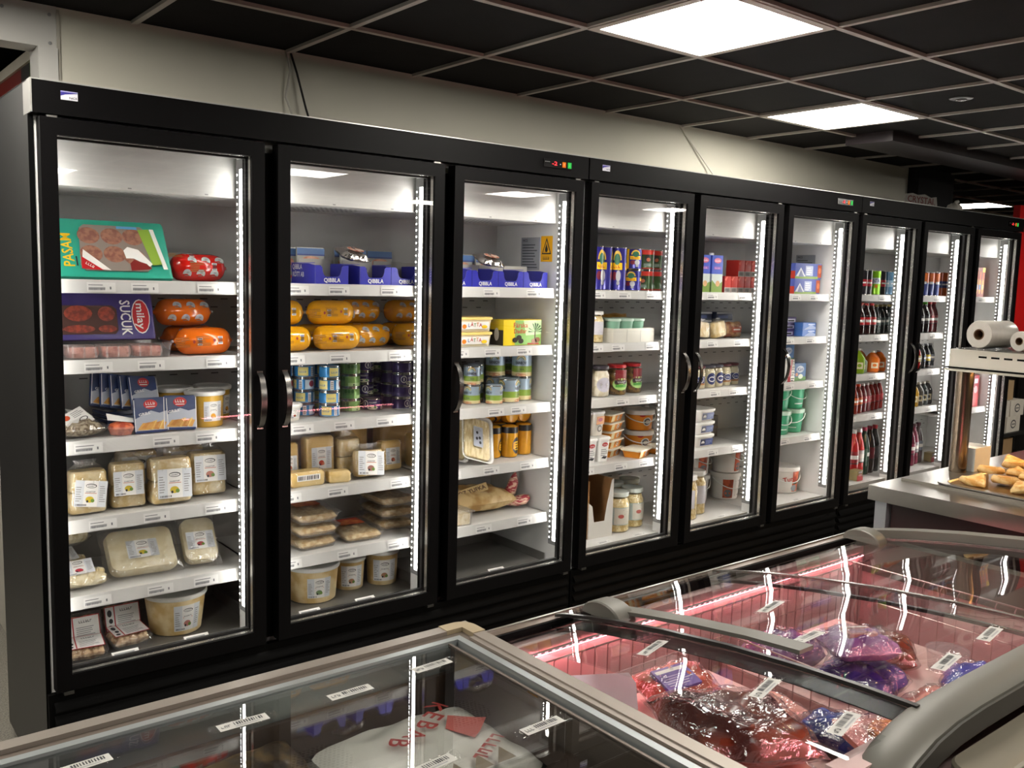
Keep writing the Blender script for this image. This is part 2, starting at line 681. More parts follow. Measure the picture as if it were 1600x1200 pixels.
# ------------------------------------------------------------------ the glass door fridges
U, AO, PITCH, GW = 2.2768, .0703, .7594, .6162
ZT, ZB, ZH = 2.192, .486, 2.3515
SH = {0: [1.757, 1.492, 1.222, .955, .690], 1: [1.752, 1.491, 1.214, .880], 2: [1.754, 1.491, 1.231, .960]}
BASE = [.456, .490, .515]
DOORW = ['first', 'second', 'third', 'fourth', 'fifth', 'sixth', 'seventh', 'eighth', 'ninth']
SHW = ['top', 'second', 'third', 'fourth', 'fifth']
HANDLE = {0: 'R', 1: 'L', 2: 'L', 3: 'R', 4: 'L', 5: 'L', 6: 'R', 7: 'L', 8: 'L'}
BACKY = .60
SIDEG = mat('3c3b3a', .4, .3, var=.08, scale=1.5, name='grey_cabinet_side')
BACKM = mat('b4b4b2', .5, name='grey_white_back')
FASC = mat('dededb', .4, name='white_fascia')
LEDM = emit('led_line', (1, .97, .905, 1), LED_E, ('Z', .0257), LED_E * .3)
LED_GHOST = emit('led_ghost_dots', (1, .97, .905, 1), LED_E * .6)  # stands in for the LED line's ghost reflection in the door glass
PROFM = mat('8e8e8e', .6, name='led_profile')


TAGI = mat('6c6c70', .6)
TAGP = mat('d6d5d2', .6)


def tag_mesh(seed):
    rnd = random.Random(seed)
    b = MB()
    fr = flat()
    b.rect(fr, -.045, .045, -.016, .016, TAGP, 1)
    b.rect(fr, -.040, -.040 + rnd.uniform(.04, .06), .006, .0085, TAGI, 2)
    b.rect(fr, -.040, .012, -.008, .000, GREY, 2)
    b.bars(fr, -.040, .012, -.010, -.003, TAGI, 3, 10, seed)
    b.rect(fr, .026, .031, -.007, .002, TAGI, 2)
    return b.mesh('price_label')


TAGS = [tag_mesh(i) for i in range(4)]


def price_tags(parent, x0, x1, y, zc, n, seed, tilt=0.):
    rnd = random.Random(seed)
    for i in range(n):
        o = bpy.data.objects.new('price_label', TAGS[rnd.randrange(4)])
        COL.objects.link(o)
        o.parent = parent
        o.location = (x0 + (x1 - x0) * (i + rnd.uniform(.3, .7)) / n, y, zc)
        o.rotation_euler = (tilt, 0, 0)


def shelf(fr_, x0, x1, z, lip, seed, ntag):
    b = MB()
    b.box(x0, x1, .153, .585, z - .018, z - .003, SHELF)
    # folded front rail, its face leaning back a little towards the top
    y0, y1 = .1435, .150
    pr = [(y0, z - lip), (y1, z), (y1 + .006, z), (y1 + .006, z - lip + .004)]
    b.loft([[(x, y, zz) for y, zz in pr] for x in (x0, x1)], SHELF)
    b.box(x0, x0 + .004, .15, .55, z - .04, z - .003, SHELF)
    b.box(x1 - .004, x1, .15, .55, z - .04, z - .003, SHELF)
    s = b.build('shelf', fr_)
    price_tags(s, x0 + .05, x1 - .06, .1443, z - lip * .55, ntag, seed, -.14)
    return s


def door(fr_, k, x0):
    """door k: the frame is a part of the fridge, pane, spacer and handle are parts of the door"""
    b = MB()
    a0, a1 = x0 - .047, x0 + GW + .047
    zt, zb = 2.243, .432
    for (xa, xb, za, zc) in ((a0, x0, zb, zt), (x0 + GW, a1, zb, zt), (x0, x0 + GW, ZT, zt), (x0, x0 + GW, zb, ZB)):
        b.box(xa, xb, 0, .048, za, zc, BLACK)
    # inner rebate, a bit wider than the sight opening
    d = b.build('door', fr_)
    MB().box(x0 - .004, x0 + GW + .004, .006, .011, ZB - .004, ZT + .004, GLASS).build('glass_pane', d)
    s = MB()
    e = .0012
    sp = mat('d8d6d0', .25, .85, name='glass_spacer')
    s.box(x0, x0 + e, .012, .030, ZB, ZT, sp).box(x0 + GW - e, x0 + GW, .012, .030, ZB, ZT, sp)
    s.box(x0 + e, x0 + GW - e, .012, .030, ZB, ZB + e, sp).box(x0 + e, x0 + GW - e, .012, .030, ZT - e, ZT, sp)
    s.build('glass_spacer', d)
    g = MB()
    gm = mat('2e2d2d', .5, name='door_gasket')
    for xa, xb, za, zc in ((x0 - .02, x0 + .003, ZB - .02, ZT + .02), (x0 + GW - .003, x0 + GW + .02, ZB - .02, ZT + .02),
                           (x0, x0 + GW, ZB - .02, ZB + .006), (x0, x0 + GW, ZT - .006, ZT + .02)):
        g.box(xa, xb, .048, .062, za, zc, gm)
    g.build('gasket', d)
    hx = x0 + GW + .024 if HANDLE[k] == 'R' else x0 - .024
    sg = 1 if HANDLE[k] == 'R' else -1
    pts = [(hx, -.002 - .040 * sin(pi * q / 12) ** .6, 1.440 - .195 * q / 12) for q in range(13)]
    pts = [(hx, .0, 1.442)] + pts[1:-1] + [(hx, .0, 1.243)]
    h = MB().tube(pts, 1, mat('8e8b88', .25, 1., name='handle_steel'), sec=[(-.010, -.003), (.010, -.003), (.010, .003), (-.010, .003)])
    h.box(hx - .011, hx + .011, -.004, 0, 1.432, 1.447, CHROME).box(hx - .011, hx + .011, -.004, 0, 1.238, 1.252, CHROME)
    h.build('handle', d, 'curved steel handle')
    hx2 = a0 + .02 if HANDLE[k] == 'R' else a1 - .05
    MB().box(hx2, hx2 + .03, .004, .04, zt + .0003, zt + .0065, ALU).build('hinge', d)
    MB().box(hx2, hx2 + .03, -.004, .03, zb - .010, zb - .0003, mat('55534f', .4, .7)).build('hinge', d)
    return d


def fridge(u, label):
    X = u * U
    t = thing('display_fridge', label, 'fridge', (X, 0, 0), group='three door display fridges in one row')
    G0, G1 = .004, U - .004
    b = MB()
    b.box(G0, G0 + .045, .052, .70, .06, ZH - .004, LINER).box(G1 - .045, G1, .052, .70, .06, ZH - .004, LINER)
    b.box(G0, G1, BACKY + .02, .70, .06, ZH - .004, LINER)
    b.box(G0 + .045, G1 - .045, .075, BACKY + .02, 2.215, ZH - .004, LINER)
    b.box(G0 + .045, G1 - .045, .075, BACKY + .02, .40, .43, LINER)
    b.build('cabinet', t)
    s = MB()
    s.box(G0 - .003, G0, .052, .70, .06, ZH, SIDEG).box(G1, G1 + .003, .052, .70, .06, ZH, SIDEG)
    s.box(G0 - .003, G0 + .012, .0495, .052, .06, 2.25, JET).box(G1 - .012, G1 + .003, .0495, .052, .06, 2.25, JET)
    s.box(G0 - .003, G1 + .003, .0, .70, ZH - .003, ZH + .0005, mat('c9c8c4', .3, .5))
    s.build('outer_shell', t)
    # header with its light end cap
    h = MB().box(.004, U - .004, -.002, .050, 2.252, ZH - .0035, BLACK)
    if u == 0:
        h.box(.0, .004, -.002, .10, 2.252, ZH - .0035, mat('cfcdc9', .3, .7))
    h = h.build('header', t)
    bd = MB()
    fr = flat(-.0022, .107, 2.311)
    bd.rect(fr, -.024, .024, -.013, .013, mat('dcdce4', .4), 1)
    bd.poly(fr, [(-.024, .010), (-.024, -.002), (-.012, .003), (.024, .009), (.024, .010)], mat('3a3590', .4), 2)
    bd.poly(fr, [(-.024, .0105), (-.024, .013), (.024, .013), (.024, .0105)], mat('a9a6cf', .4), 2)
    bd.text(fr, 'NCS', .011, -.006, .006, INK, .022)
    bd.build('maker_badge', h)
    c = MB()
    cx = 2.085
    fr = flat(-.0022, cx, 2.300)
    c.box(cx - .082, cx + .082, -.006, -.001, 2.283, 2.317, mat('0a0a0a', .2))
    fr = flat(-.0062, cx, 2.300)
    c.text(fr, '-2', -.020, .001, .016, emit('red_digits', (1, .05, .06, 1), 2.2), .030)
    for q in range(5):
        c.rect(fr, -.075 + q * .006, -.072 + q * .006, .004, .007, GREY, 1)
    c.rect(fr, .012, .016, -.002, .002, WHITEP, 1)
    c.rect(fr, .026, .046, -.012, .011, emit('orange_lamp', (1, .22, .02, 1), .9), 1)
    c.rect(fr, .033, .039, -.006, .006, mat('e8a060', .5), 2)
    c.rect(fr, .058, .079, -.013, .012, emit('green_lamp', (.06, .8, .12, 1), .8), 1)
    c.rect(fr, .066, .070, -.006, .006, mat('70d080', .5), 2)
    c.build('controller', h)
    # mullions and LED lines
    mu = []
    for j in (0, 1):
        c_ = AO + GW + PITCH * j + (PITCH - GW) / 2
        m = MB().box(c_ - .0712, c_ + .0712, .062, .084, .43, 2.215, JET)
        m.box(c_ - .0692, c_ + .0692, .084, .140, .43, 2.215, LINER)
        mu.append(m.build('mullion', t))
    lefts = [.050] + [AO + GW + PITCH * j + (PITCH - GW) / 2 + .0712 for j in (0, 1)]
    rights = [AO + GW + PITCH * j + (PITCH - GW) / 2 - .0712 for j in (0, 1)] + [U - .050]
    for xs, sg in [(x, 1) for x in lefts] + [(x, -1) for x in rights]:
        p = MB()
        if sg > 0:
            p.box(xs - .002, xs, .0842, .1398, ZB + .05, 2.19, PROFM)
        else:
            p.box(xs, xs + .002, .0842, .1398, ZB + .05, 2.19, PROFM)
        xa, xb = (xs, xs + .0006) if sg > 0 else (xs - .0006, xs)
        p.box(xa, xb, .088, .111, ZB + .07, 2.155, LEDM)
        xa, xb = (xs, xs + .0006) if sg > 0 else (xs - .0006, xs)
        for q in range(62):  # glowing dots modelled in place of the pane's ghost reflection
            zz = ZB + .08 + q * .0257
            p.box(xa, xb, .1300, .1345, zz, zz + .006, LED_GHOST)
        p.build('led_strip', t)
    # white fascia box at the top, fan plate, back wall
    f = MB().box(.05, U - .05, .155, .165, 2.056, 2.215, FASC).box(.05, U - .05, .165, BACKY, 2.056, 2.064, FASC)
    for j in range(3):
        c_ = AO + GW / 2 + PITCH * j
        for a, bb in ((-.06, .157), (.2, .157)):
            f.box(c_ + a, c_ + a + .012, .1548, .1552, 2.060, 2.064, GREY)
        fr = lambda uu, v, d, c_=c_: Vector((c_ + uu, .36 + v, 2.0555 - d))
        for iy in range(-6, 7):
            for ix in range(-7, 8):
                xx, yy = ix * .022 + (iy % 2) * .011, iy * .019
                if xx * xx + yy * yy < .019:
                    f.ell(fr, xx, yy, .007, .006, GREY, 1, 6)
    f.build('fan_fascia', t)
    bk = MB().box(.05, U - .05, BACKY, BACKY + .02, .43, 2.06, BACKM)
    fr = flat(BACKY)
    rnd = random.Random(u)
    dk = mat('4a4a4a', .7)
    for zs in SH[u][1:] + [BASE[u]]:
        for row in range(3):
            z = zs + .155 + row * .033
            for q in range(26):
                x = .09 + q * .084 + (row % 2) * .042
                if x < U - .1:
                    bk.rect(fr, x, x + .030, z, z + .0045, dk, 1)
    bk.build('back_panel', t)
    # shelves bay by bay
    for j in range(3):
        x0 = .056 if j == 0 else lefts[j] - .0692
        x1 = U - .056 if j == 2 else rights[j] + .0692
        zs = list(SH[u])
        if u == 2 and j == 2:
            zs = [1.754, .90]
        lip = .045 if u == 0 else .042
        for q, z in enumerate(zs):
            shelf(t, x0, x1, z, lip, u * 50 + j * 9 + q, [3, 3, 3, 3, 3][q] if u < 2 else 2)
        bb = MB()
        if u == 0:
            tr = mat('6e6c68', .28, .1, name='dark_tray')
            bb.box(x0, x1, .15, .59, BASE[u] - .02, BASE[u] - .012, tr)
            bb.box(x0, x1, .150, .153, BASE[u] - .02, BASE[u] + .002, ALU)
            bb.box(x0, x0 + .004, .153, .59, BASE[u] - .02, BASE[u] + .03, tr).box(x1 - .004, x1, .153, .59, BASE[u] - .02, BASE[u] + .03, tr)
            bb.box(x0, x1, .585, .59, BASE[u] - .02, BASE[u] + .12, tr)
            s_ = bb.build('base_tray', t)
            for q in range(2 if j != 2 else 1):
                o = MB().rect(lying(), -.045, .045, -.010, .010, PAPER).rect(lying(), -.038, .03, -.004, .002, GREY, 2).build('price_label', s_)
                o.location = (x0 + (.22, .47)[q] if j != 2 else x0 + .40, .146, BASE[u] + .004)
                o.rotation_euler = (.5, 0, 0)
        else:
            bb.box(x0, x1, .142, .59, BASE[u] - .03, BASE[u] - .003, SHELF).box(x0 + .07 * (j > 0), x1 - .07 * (j < 2), .098, .142, BASE[u] - .03, BASE[u] - .003, SHELF).box(x0 + .07 * (j > 0), x1 - .07 * (j < 2), .0975, .098, BASE[u] - .05, BASE[u] - .004, SHELF)
            s_ = bb.build('base_shelf', t)
            price_tags(s_, x0 + .06, x1 - .06, .12, BASE[u] - .0018, 2, u * 7 + j, -1.5)
        bs = MB().box(x0 + .07 * (j > 0), x1 - .07 * (j < 2), .063, .0972, .43, .452, mat('8f8d8a', .35, .6)).box(x0 + .07 * (j > 0), x1 - .07 * (j < 2), .072, .09, .452, .466, mat('2a2a2a', .5))
        bs.build('sill_rail', t)
    for j in range(3):
        door(t, u * 3 + j, AO + PITCH * j)
    # louvred plinth
    g = MB().box(.004, U - .004, .030, .052, .10, .418, JET)
    for q in range(6):
        z = .13 + q * .046
        g.loft([[(x, y, zz) for y, zz in ((.030, z + .030), (.012, z + .006), (.012, z), (.030, z))] for x in (.02, U - .02)], JET)
    g.build('vent_grille', t)
    for x in (.10, U - .10):
        for y in (.12, .62):
            MB().lathe([(.022, 0), (.022, .01), (.012, .014), (.012, .07)], JET, 12, (x, y, 0)).build('foot', t)
    if u < 2:
        # type plate and hazard sticker on the inner wall by the last door
        st = MB()
        fr = sidef(U - .0495, .33, 1.915)
        st.rect(fr, -.075, .065, -.075, .08, mat('9fa2a8', .5), 1)
        st.text(fr, 'NCS', -.045, .066, .012, INK, .035)
        st.lines(fr, -.065, .055, -.065, .055, 9, mat('50545c', .6), 2, u)
        if u == 0:
            st.rect(fr, .072, .155, -.035, .085, mat('f0b010', .5), 1)
            st.poly(fr, [(.080, .0), (.147, .0), (.1135, .078)], INK, 2)
            st.poly(fr, [(.088, .006), (.139, .006), (.1135, .064)], mat('f0b010', .5), 3)
            st.ell(fr, .1135, .022, .010, .013, INK, 4)
            st.poly(fr, [(.104, .026), (.1135, .05), (.121, .026)], INK, 4)
            st.scrawl(fr, .1135, -.018, .045, .014, INK)
        st.build('sticker', t, 'grey type plate and yellow flammable gas warning sticker' if u == 0 else 'grey type plate')
    return t


fridge(0, 'black three door display fridge nearest the camera, stocked with cheese and sausages')
fridge(1, 'black three door display fridge in the middle of the row, stocked with jars and tubs')
fridge(2, 'black three door display fridge at the far end of the row, stocked with drinks')
# ------------------------------------------------------------------ chest freezers
FRM = mat('9c938a', .38, .55, var=.05, scale=3, name='freezer_rail')
FRM2 = mat('6d6259', .42, .4, var=.05, scale=3, name='freezer_rail_dark')
FRM3 = mat('aab0b0', .34, .6, var=.04, scale=3, name='freezer_inner_rail')
RAILG = mat('66635b', .45, .1, var=.05, scale=3, name='grey_moulding')
TAUPE = mat('6a5a50', .55, .1, var=.1, scale=3, name='freezer_wall')

F1X0, F1X1, F1Y0, F1Y1, F1Z = -1.50, .785, -2.30, -1.165, .88
f1 = thing('chest_freezer', 'chest freezer with flat sliding glass lid and metal rim at the lower left', 'freezer', (0, 0, 0))


def ring(b, o, w, z0, z1, m):
    """rectangular rim whose outer edge lies o inside the freezer's outline"""
    x0, x1, y0, y1 = F1X0 + o, F1X1 - o, F1Y0 + o, F1Y1 - o
    b.box(x0, x1, y1 - w, y1, z0, z1, m).box(x0, x1, y0, y0 + w, z0, z1, m)
    b.box(x0, x0 + w, y0 + w, y1 - w, z0, z1, m).box(x1 - w, x1, y0 + w, y1 - w, z0, z1, m)


b = MB()
b.box(F1X0 + .03, F1X1 - .03, F1Y0 + .03, F1Y1 - .03, .10, .14, TAUPE)
b.box(F1X0 + .02, F1X1 - .02, F1Y1 - .10, F1Y1 - .02, .10, .80, TAUPE).box(F1X0 + .02, F1X1 - .02, F1Y0 + .02, F1Y0 + .10, .10, .80, TAUPE)
b.box(F1X0 + .02, F1X0 + .10, F1Y0 + .1, F1Y1 - .1, .10, .80, TAUPE).box(F1X1 - .10, F1X1 - .02, F1Y0 + .1, F1Y1 - .1, .10, .80, TAUPE)
b.build('body', f1)
b = MB().box(F1X0 + .06, F1X1 - .06, F1Y0 + .06, F1Y1 - .06, .02, .10, JET)
b.build('plinth', f1)
r = MB()
# rim: light outer strip, sunk brown band, pale inner strip, with rounded tan corner caps
ring(r, 0., .036, .80, F1Z, FRM)
ring(r, .036, .030, .80, F1Z - .010, FRM2)
ring(r, .066, .020, .80, F1Z - .004, FRM3)
r.build('rim', f1)
capm = mat('a8987c', .45, .2, name='tan_corner_cap')
for sx, sy in ((1, 1), (1, -1), (-1, 1), (-1, -1)):
    cx, cy_ = (F1X1 if sx > 0 else F1X0), (F1Y1 if sy > 0 else F1Y0)
    pts = []
    R_ = .045
    o = .003
    for q in range(9):
        a = q / 8 * pi / 2
        pts.append((cx + o - sx * 0 - sx * R_ + sx * R_ * sin(a) if sx > 0 else cx - o + R_ - R_ * sin(a),
                    (cy_ + o - R_ + R_ * cos(a)) if sy > 0 else (cy_ - o + R_ - R_ * cos(a))))
    poly = [(cx - sx * .085, cy_ - sy * .037), (cx - sx * .085, cy_ + sy * o)] + pts + [(cx + sx * o, cy_ - sy * .085), (cx - sx * .037, cy_ - sy * .085), (cx - sx * .037, cy_ - sy * .037)]
    if sx * sy > 0:
        poly = poly[::-1]
    MB().prism(poly, lying(F1Z - .05), 0, .052, capm).build('corner_cap', f1)
# the right hand end carries the grooved lid rails
g = MB()
for k, (w0, w1, dz, m) in enumerate(((.036, .052, -.004, FRM), (.052, .062, -.022, JET), (.062, .082, -.012, FRM2), (.082, .092, -.030, JET), (.092, .110, -.020, FRM2))):
    g.box(F1X1 - w1, F1X1 - w0, F1Y0 + .09, F1Y1 - .09, .78, F1Z + dz, m)
g.build('lid_track', f1)


def lid(x0, x1, z, name='sliding_lid'):
    d = MB()
    y0, y1 = F1Y0 + .086, F1Y1 - .086
    d.box(x0, x1, y0, y1, z, z + .005, LID)
    o = d.build(name, f1)
    for xa in (x1, x0 - .006):
        MB().box(xa, xa + .006, y0, y1, z - .002, z + .007, FRM2).build('edge_strip', o)
    return o


l1 = lid(-.42, F1X1 - .115, F1Z - .016)
l2 = lid(F1X0 + .10, -.36, F1Z - .030)


def tape_label(parent, x, y, z, rz, seed, w=.105, rx=0.):
    b = MB()
    fr = lying()
    b.rect(fr, -w / 2 - .02, w / 2 + .02, -.020, .020, FILM, 1)
    b.rect(fr, -w / 2, w / 2, -.015, .015, mat('bcbab4', .6), 2)
    b.bars(fr, -w * .18, w * .42, -.003, .010, INK, 3, 12, seed)
    b.rect(fr, -w * .18, w * .30, -.011, -.007, GREY, 3)
    b.scrawl(fr, -w * .34, 0, .022, .011, INK, 3, 0., seed)
    o = b.build('price_label', parent)
    o.location = (x, y, z)
    o.rotation_euler = (rx, 0, rz)
    return o


for k, (x, y, rz) in enumerate(((-.218, -1.328, .05), (.09, -1.343, -.03), (.337, -1.348, .0), (.564, -1.335, .04), (.312, -1.712, .08), (.587, -1.716, .02))):
    tape_label(l1, x, y, F1Z - .0105, rz, k)

# ---- island freezer with the curved lids: low towards the fridges, high towards the camera
F2X0, F2X1 = .835, 2.70
PROF = [(-1.195, .838), (-1.25, .853), (-1.33, .872), (-1.45, .896), (-1.6, .922), (-1.8, .950), (-2.0, .969), (-2.15, .978), (-2.26, .981)]
f2 = thing('island_freezer', 'long island freezer with curved glass lids and pink lit baskets', 'freezer', (0, 0, 0))
PINKW = mat('c9a9a6', .5, var=.05, name='pink_lit_liner')  # grey metal liner with the pink lamp glow put into its colour
b = MB()
by0, by1 = -2.27, -1.195
maroon = mat('3a2422', .5, name='maroon_panel')
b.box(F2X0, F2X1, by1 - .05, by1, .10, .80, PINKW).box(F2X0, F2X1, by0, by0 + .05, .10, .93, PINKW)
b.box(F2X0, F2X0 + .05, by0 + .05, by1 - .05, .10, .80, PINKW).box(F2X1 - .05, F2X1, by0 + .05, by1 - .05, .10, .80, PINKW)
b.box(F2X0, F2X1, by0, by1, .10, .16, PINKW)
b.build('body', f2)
MB().box(F2X0, F2X1, by1, by1 + .012, .10, .80, maroon).build('front_panel', f2)
MB().box(F2X0 + .04, F2X1 - .04, by0 + .04, by1 - .04, .01, .10, JET).build('plinth', f2)
r = MB()
r.box(F2X0, F2X1, -1.205, -1.172, .79, .834, mat('7a6a60', .3, .7, name='rim_alloy')).box(F2X0, F2X1, -1.178, -1.170, .800, .838, ALU)
r.box(F2X0, F2X1, -1.212, -1.204, .80, .832, JET)
r.build('aisle_rim', f2)


def arch(x0, x1, dz, th, m, y_from=-1.195, y_to=-2.26, b=None):
    b = b or MB()
    P = []
    for i in range(len(PROF) - 1):
        (ya, za), (yb, zb_) = PROF[i], PROF[i + 1]
        for q in range(4):
            P.append((ya + (yb - ya) * q / 4, za + (zb_ - za) * q / 4))
    P.append(PROF[-1])
    P = [p for p in P if y_to - 1e-6 <= p[0] <= y_from + 1e-6]
    b.loft([[(x0, y, z + dz), (x1, y, z + dz), (x1, y, z + dz + th), (x0, y, z + dz + th)] for y, z in P], m)
    return b


# end walls: wide grey arched mouldings
e = MB()
arch(F2X1 - .055, F2X1 + .005, -.02, .030, RAILG, b=e)
e.box(F2X1 - .055, F2X1 + .004, -2.26, -1.18, .70, .835, RAILG)
e.build('end_moulding', f2)
e = MB()
e.box(F2X0 - .018, F2X0 + .03, -2.22, -1.18, .78, .828, RAILG)
e.build('end_moulding', f2)
edge = mat('151312', .3, name='black_glass_border')


def curved_lid(x0, x1, dz):
    o = arch(x0, x1, dz, .0045, LIDC).build('curved_lid', f2)
    if x0 > 1:
        arch(x0 - .007, x0 + .006, dz - .002, .009, mat('3a3937', .3, .5)).build('lid_edge', o)
    arch(x1 - .006, x1 + .007, dz - .002, .009, mat('9d9892', .25, .8)).build('lid_edge', o)
    return o


la = curved_lid(F2X0 + .002, 1.14, -.026)
bl = MB()
arch(1.055, 1.13, -.0275, .0012, edge, b=bl)
bl.build('dark_border', la)
lb = curved_lid(1.088, 1.79, 0.)
lc = curved_lid(1.755, 2.63, -.026)
# pull bar and half moon grips
h = MB()
arch(1.150, 1.205, .004, .010, RAILG, -1.35, -1.98, h)
h.build('pull_bar', lb)


def grip(parent, x, y, z, w=.07):
    b = MB()
    n = 12
    pts = [(.075 * cos(pi * q / n), .045 * sin(pi * q / n)) for q in range(n + 1)]
    b.loft([[(x + d, y - u * s_, z + v * s_) for u, v in pts] for d, s_ in ((0, .92), (.004, 1.), (w - .01, 1.), (w, .9))], RAILG)
    b.build('grip', parent)


grip(lb, 1.105, -1.355, .876)
grip(lc, 2.52, -1.30, .850)
# camera side rail; it bends down where the lower lid slides under
rail = MB()
prof = [(.02, -.03), (.02, .006), (.012, .012), (-.055, .014), (-.068, .006), (-.072, -.035), (-.040, -.05)]
path = [(F2X1 + .004, .978), (1.20, .978), (1.10, .974), (1.02, .962), (.95, .940), (.89, .905), (.845, .86), (.815, .80)]
rings = []
for i, (x, z) in enumerate(path):
    a, c_ = path[max(i - 1, 0)], path[min(i + 1, len(path) - 1)]
    t_ = Vector((c_[0] - a[0], 0, c_[1] - a[1])).normalized()
    nrm = Vector((t_.z, 0, -t_.x))
    if nrm.z < 0:
        nrm = -nrm
    rings.append([(x + nrm.x * dz, -2.262 + dy, z + nrm.z * dz) for dy, dz in prof])
rail.loft(rings, RAILG)
rail.build('camera_side_rail', f2)
sm = MB()
band = []
for i, (x, z) in enumerate(path):
    a, c_ = path[max(i - 1, 0)], path[min(i + 1, len(path) - 1)]
    t_ = Vector((c_[0] - a[0], 0, c_[1] - a[1])).normalized()
    nrm = Vector((t_.z, 0, -t_.x))
    if nrm.z < 0:
        nrm = -nrm
    band.append([(x + nrm.x * dz, -2.262 + dy, z + nrm.z * dz) for dy, dz in ((-.0725, -.040), (-.0725, .004), (-.078, .004), (-.078, -.040))])
sm.loft(band, mat('312d27', .6))
sm.build('rail_trim', f2)
# pink lamps under the aisle rim and under the camera side rail
pk = MB()
pk.box(F2X0 + .08, F2X1 - .08, -1.262, -1.252, .770, .776, mat('8a8580', .4))
pk.box(F2X0 + .08, F2X1 - .08, -1.2625, -1.2615, .7705, .7755, emit('pink_leds', (1, .42, .48, 1), 3.2, ('X', .026), .5))
pk.box(F2X0 + .08, F2X1 - .08, -1.2615, -1.2525, .7685, .7695, emit('pink_line', (1, .30, .34, 1), PINK_E * 1.5))
pk.box(1.2, F2X1 - .08, -2.215, -2.195, .925, .930, emit('pink_line', (1, .30, .34, 1), PINK_E * 1.5))
pk.build('pink_lamp', f2, 'pink lamp strip')


def basket(parent, pts_a, pts_b, z0, z1, step, name='wire_basket'):
    """upright wire panel from point a to point b"""
    b = MB()
    wm = mat('b59a96', .3, .6, name='basket_wire')
    A, B_ = Vector(pts_a), Vector(pts_b)
    L_ = (B_ - A).length
    n = int(L_ / step)
    d = (B_ - A) / L_
    nrm = Vector((d.y, -d.x, 0))
    for i in range(n + 1):
        p = A + d * (i * step)
        b.tube([(p.x, p.y, z0), (p.x, p.y, z1 - .012), (p.x + nrm.x * .012, p.y + nrm.y * .012, z1)], .0022, wm, 5)
    for z in (z0, z0 + (z1 - z0) * .34, z0 + (z1 - z0) * .70):
        b.tube([(A.x, A.y, z), (B_.x, B_.y, z)], .0026, wm, 5)
    q = nrm * .012
    b.tube([(A.x + q.x, A.y + q.y, z1), (B_.x + q.x, B_.y + q.y, z1)], .0032, wm, 5)
    return b.build(name, parent)


basket(f2, (.90, -1.285, 0), (2.60, -1.285, 0), .40, .765, .052)
basket(f2, (2.40, -2.15, 0), (2.40, -1.30, 0), .40, .80, .06)
basket(f2, (1.66, -2.15, 0), (1.66, -1.30, 0), .40, .70, .06)
for k, (x, y, z, rz, rx, p) in enumerate(((1.014, -1.632, .908, .27, -.14, la), (.977, -1.984, .948, .26, -.08, la), (.950, -2.185, .960, .22, -.05, la),
                                          (1.262, -1.898, .966, .06, -.09, lb), (1.345, -2.19, .987, .15, -.05, lb), (1.427, -1.678, .940, .2, -.14, lb), (1.60, -2.17, .986, .15, -.05, lb))):
    tape_label(p, x, y, z, rz, k + 1, .115, rx)

# ---- neighbouring freezer back to back with it, only its near rails in the picture
f3 = thing('chest_freezer', 'grey railed freezer body at the lower right corner behind the island freezer', 'freezer', (0, 0, 0))
b = MB()
b.box(1.06, 2.70, -3.10, -2.36, .08, .885, mat('4a4842', .5))
b.build('body', f3)
tan = mat('80786a', .42, .3, name='warm_grey_rail')
grv = mat('2c2a26', .5)
MB().rtub([(.84, .047, .05, .885), (.84, .047, .05, .926), (.835, .042, .05, .931)], tan, c=(1.86, -2.392, 0)).build('rail', f3)
for y0, y1, z, m in ((-2.475, -2.44, .898, grv), (-2.505, -2.475, .925, tan), (-2.545, -2.505, .900, grv), (-2.58, -2.545, .925, tan)):
    MB().box(1.15, 2.70, y0, y1, .885, z, m).build('rail', f3)
b = MB().box(1.30, 2.70, -3.0, -2.60, .886, .890, mat('101214', .3)).box(1.27, 1.30, -3.0, -2.58, .885, .930, tan)
for q in range(6):
    b.box(1.36 + q * .10, 1.375 + q * .10, -3.0, -2.60, .890, .906, mat('23272b', .4))
b.build('vent_panel', f3)
b = MB()
b.lathe([(.012, 0), (.012, .006), (.007, .006), (.007, .002)], CHROME, 14, (1.325, -2.490, .9255))
b.build('clip_ring', f3)
# ------------------------------------------------------------------ heated counter at the right
C0 = 2.905
ct = thing('food_warmer_counter', 'stainless steel hot food counter with a heat lamp shelf on a post at the right', 'counter', (0, 0, 0))
b = MB()
b.box(C0, 5.2, -2.9, -1.10, .922, .983, STEEL).box(C0 + .20, 5.0, -2.8, -1.135, .983, .996, STEEL)
b.build('worktop', ct)
for y in (-1.18, -2.85):
    for x in (C0 + .01, 5.1):
        MB().box(x, x + .05, y, y + .05, .0, .922, mat('a7aaae', .4, .6)).build('leg', ct)
b = MB().box(C0 + .035, 5.1, -2.85, -1.19, .25, .922, mat('2c1717', .45, .1, var=.12, scale=3, name='dark_red_panel'))
fr = sidef(C0 + .0345, -1.30, .82)
for u, v in ((0, .0), (.03, .015), (.05, -.01), (.02, -.10)):
    b.ell(fr, u, v, .006, .006, JET, 1, 10)
b.build('side_panel', ct)
b = MB().lathe([(.05, 0), (.05, .008), (.036, .012), (.036, .47)], mat('a5937f', .2, 1., var=.2, scale=3, name='warm_lit_steel'), 24, (3.462, -1.205, .983))  # steel post, the warm light it reflects is put into its colour
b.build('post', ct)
b = MB()
hx0, hx1, hy0, hy1 = 3.36, 4.8, -2.6, -1.175
b.box(hx0, hx1, hy0, hy1, 1.470, 1.545, mat('d8d2c4', .4, .3, name='cream_steel'))
b.box(hx0 - .01, hx1, hy0, hy1 + .01, 1.462, 1.470, JET).box(hx0 - .012, hx1, hy0, hy1 + .012, 1.452, 1.462, mat('c9c2b2', .3, .7))
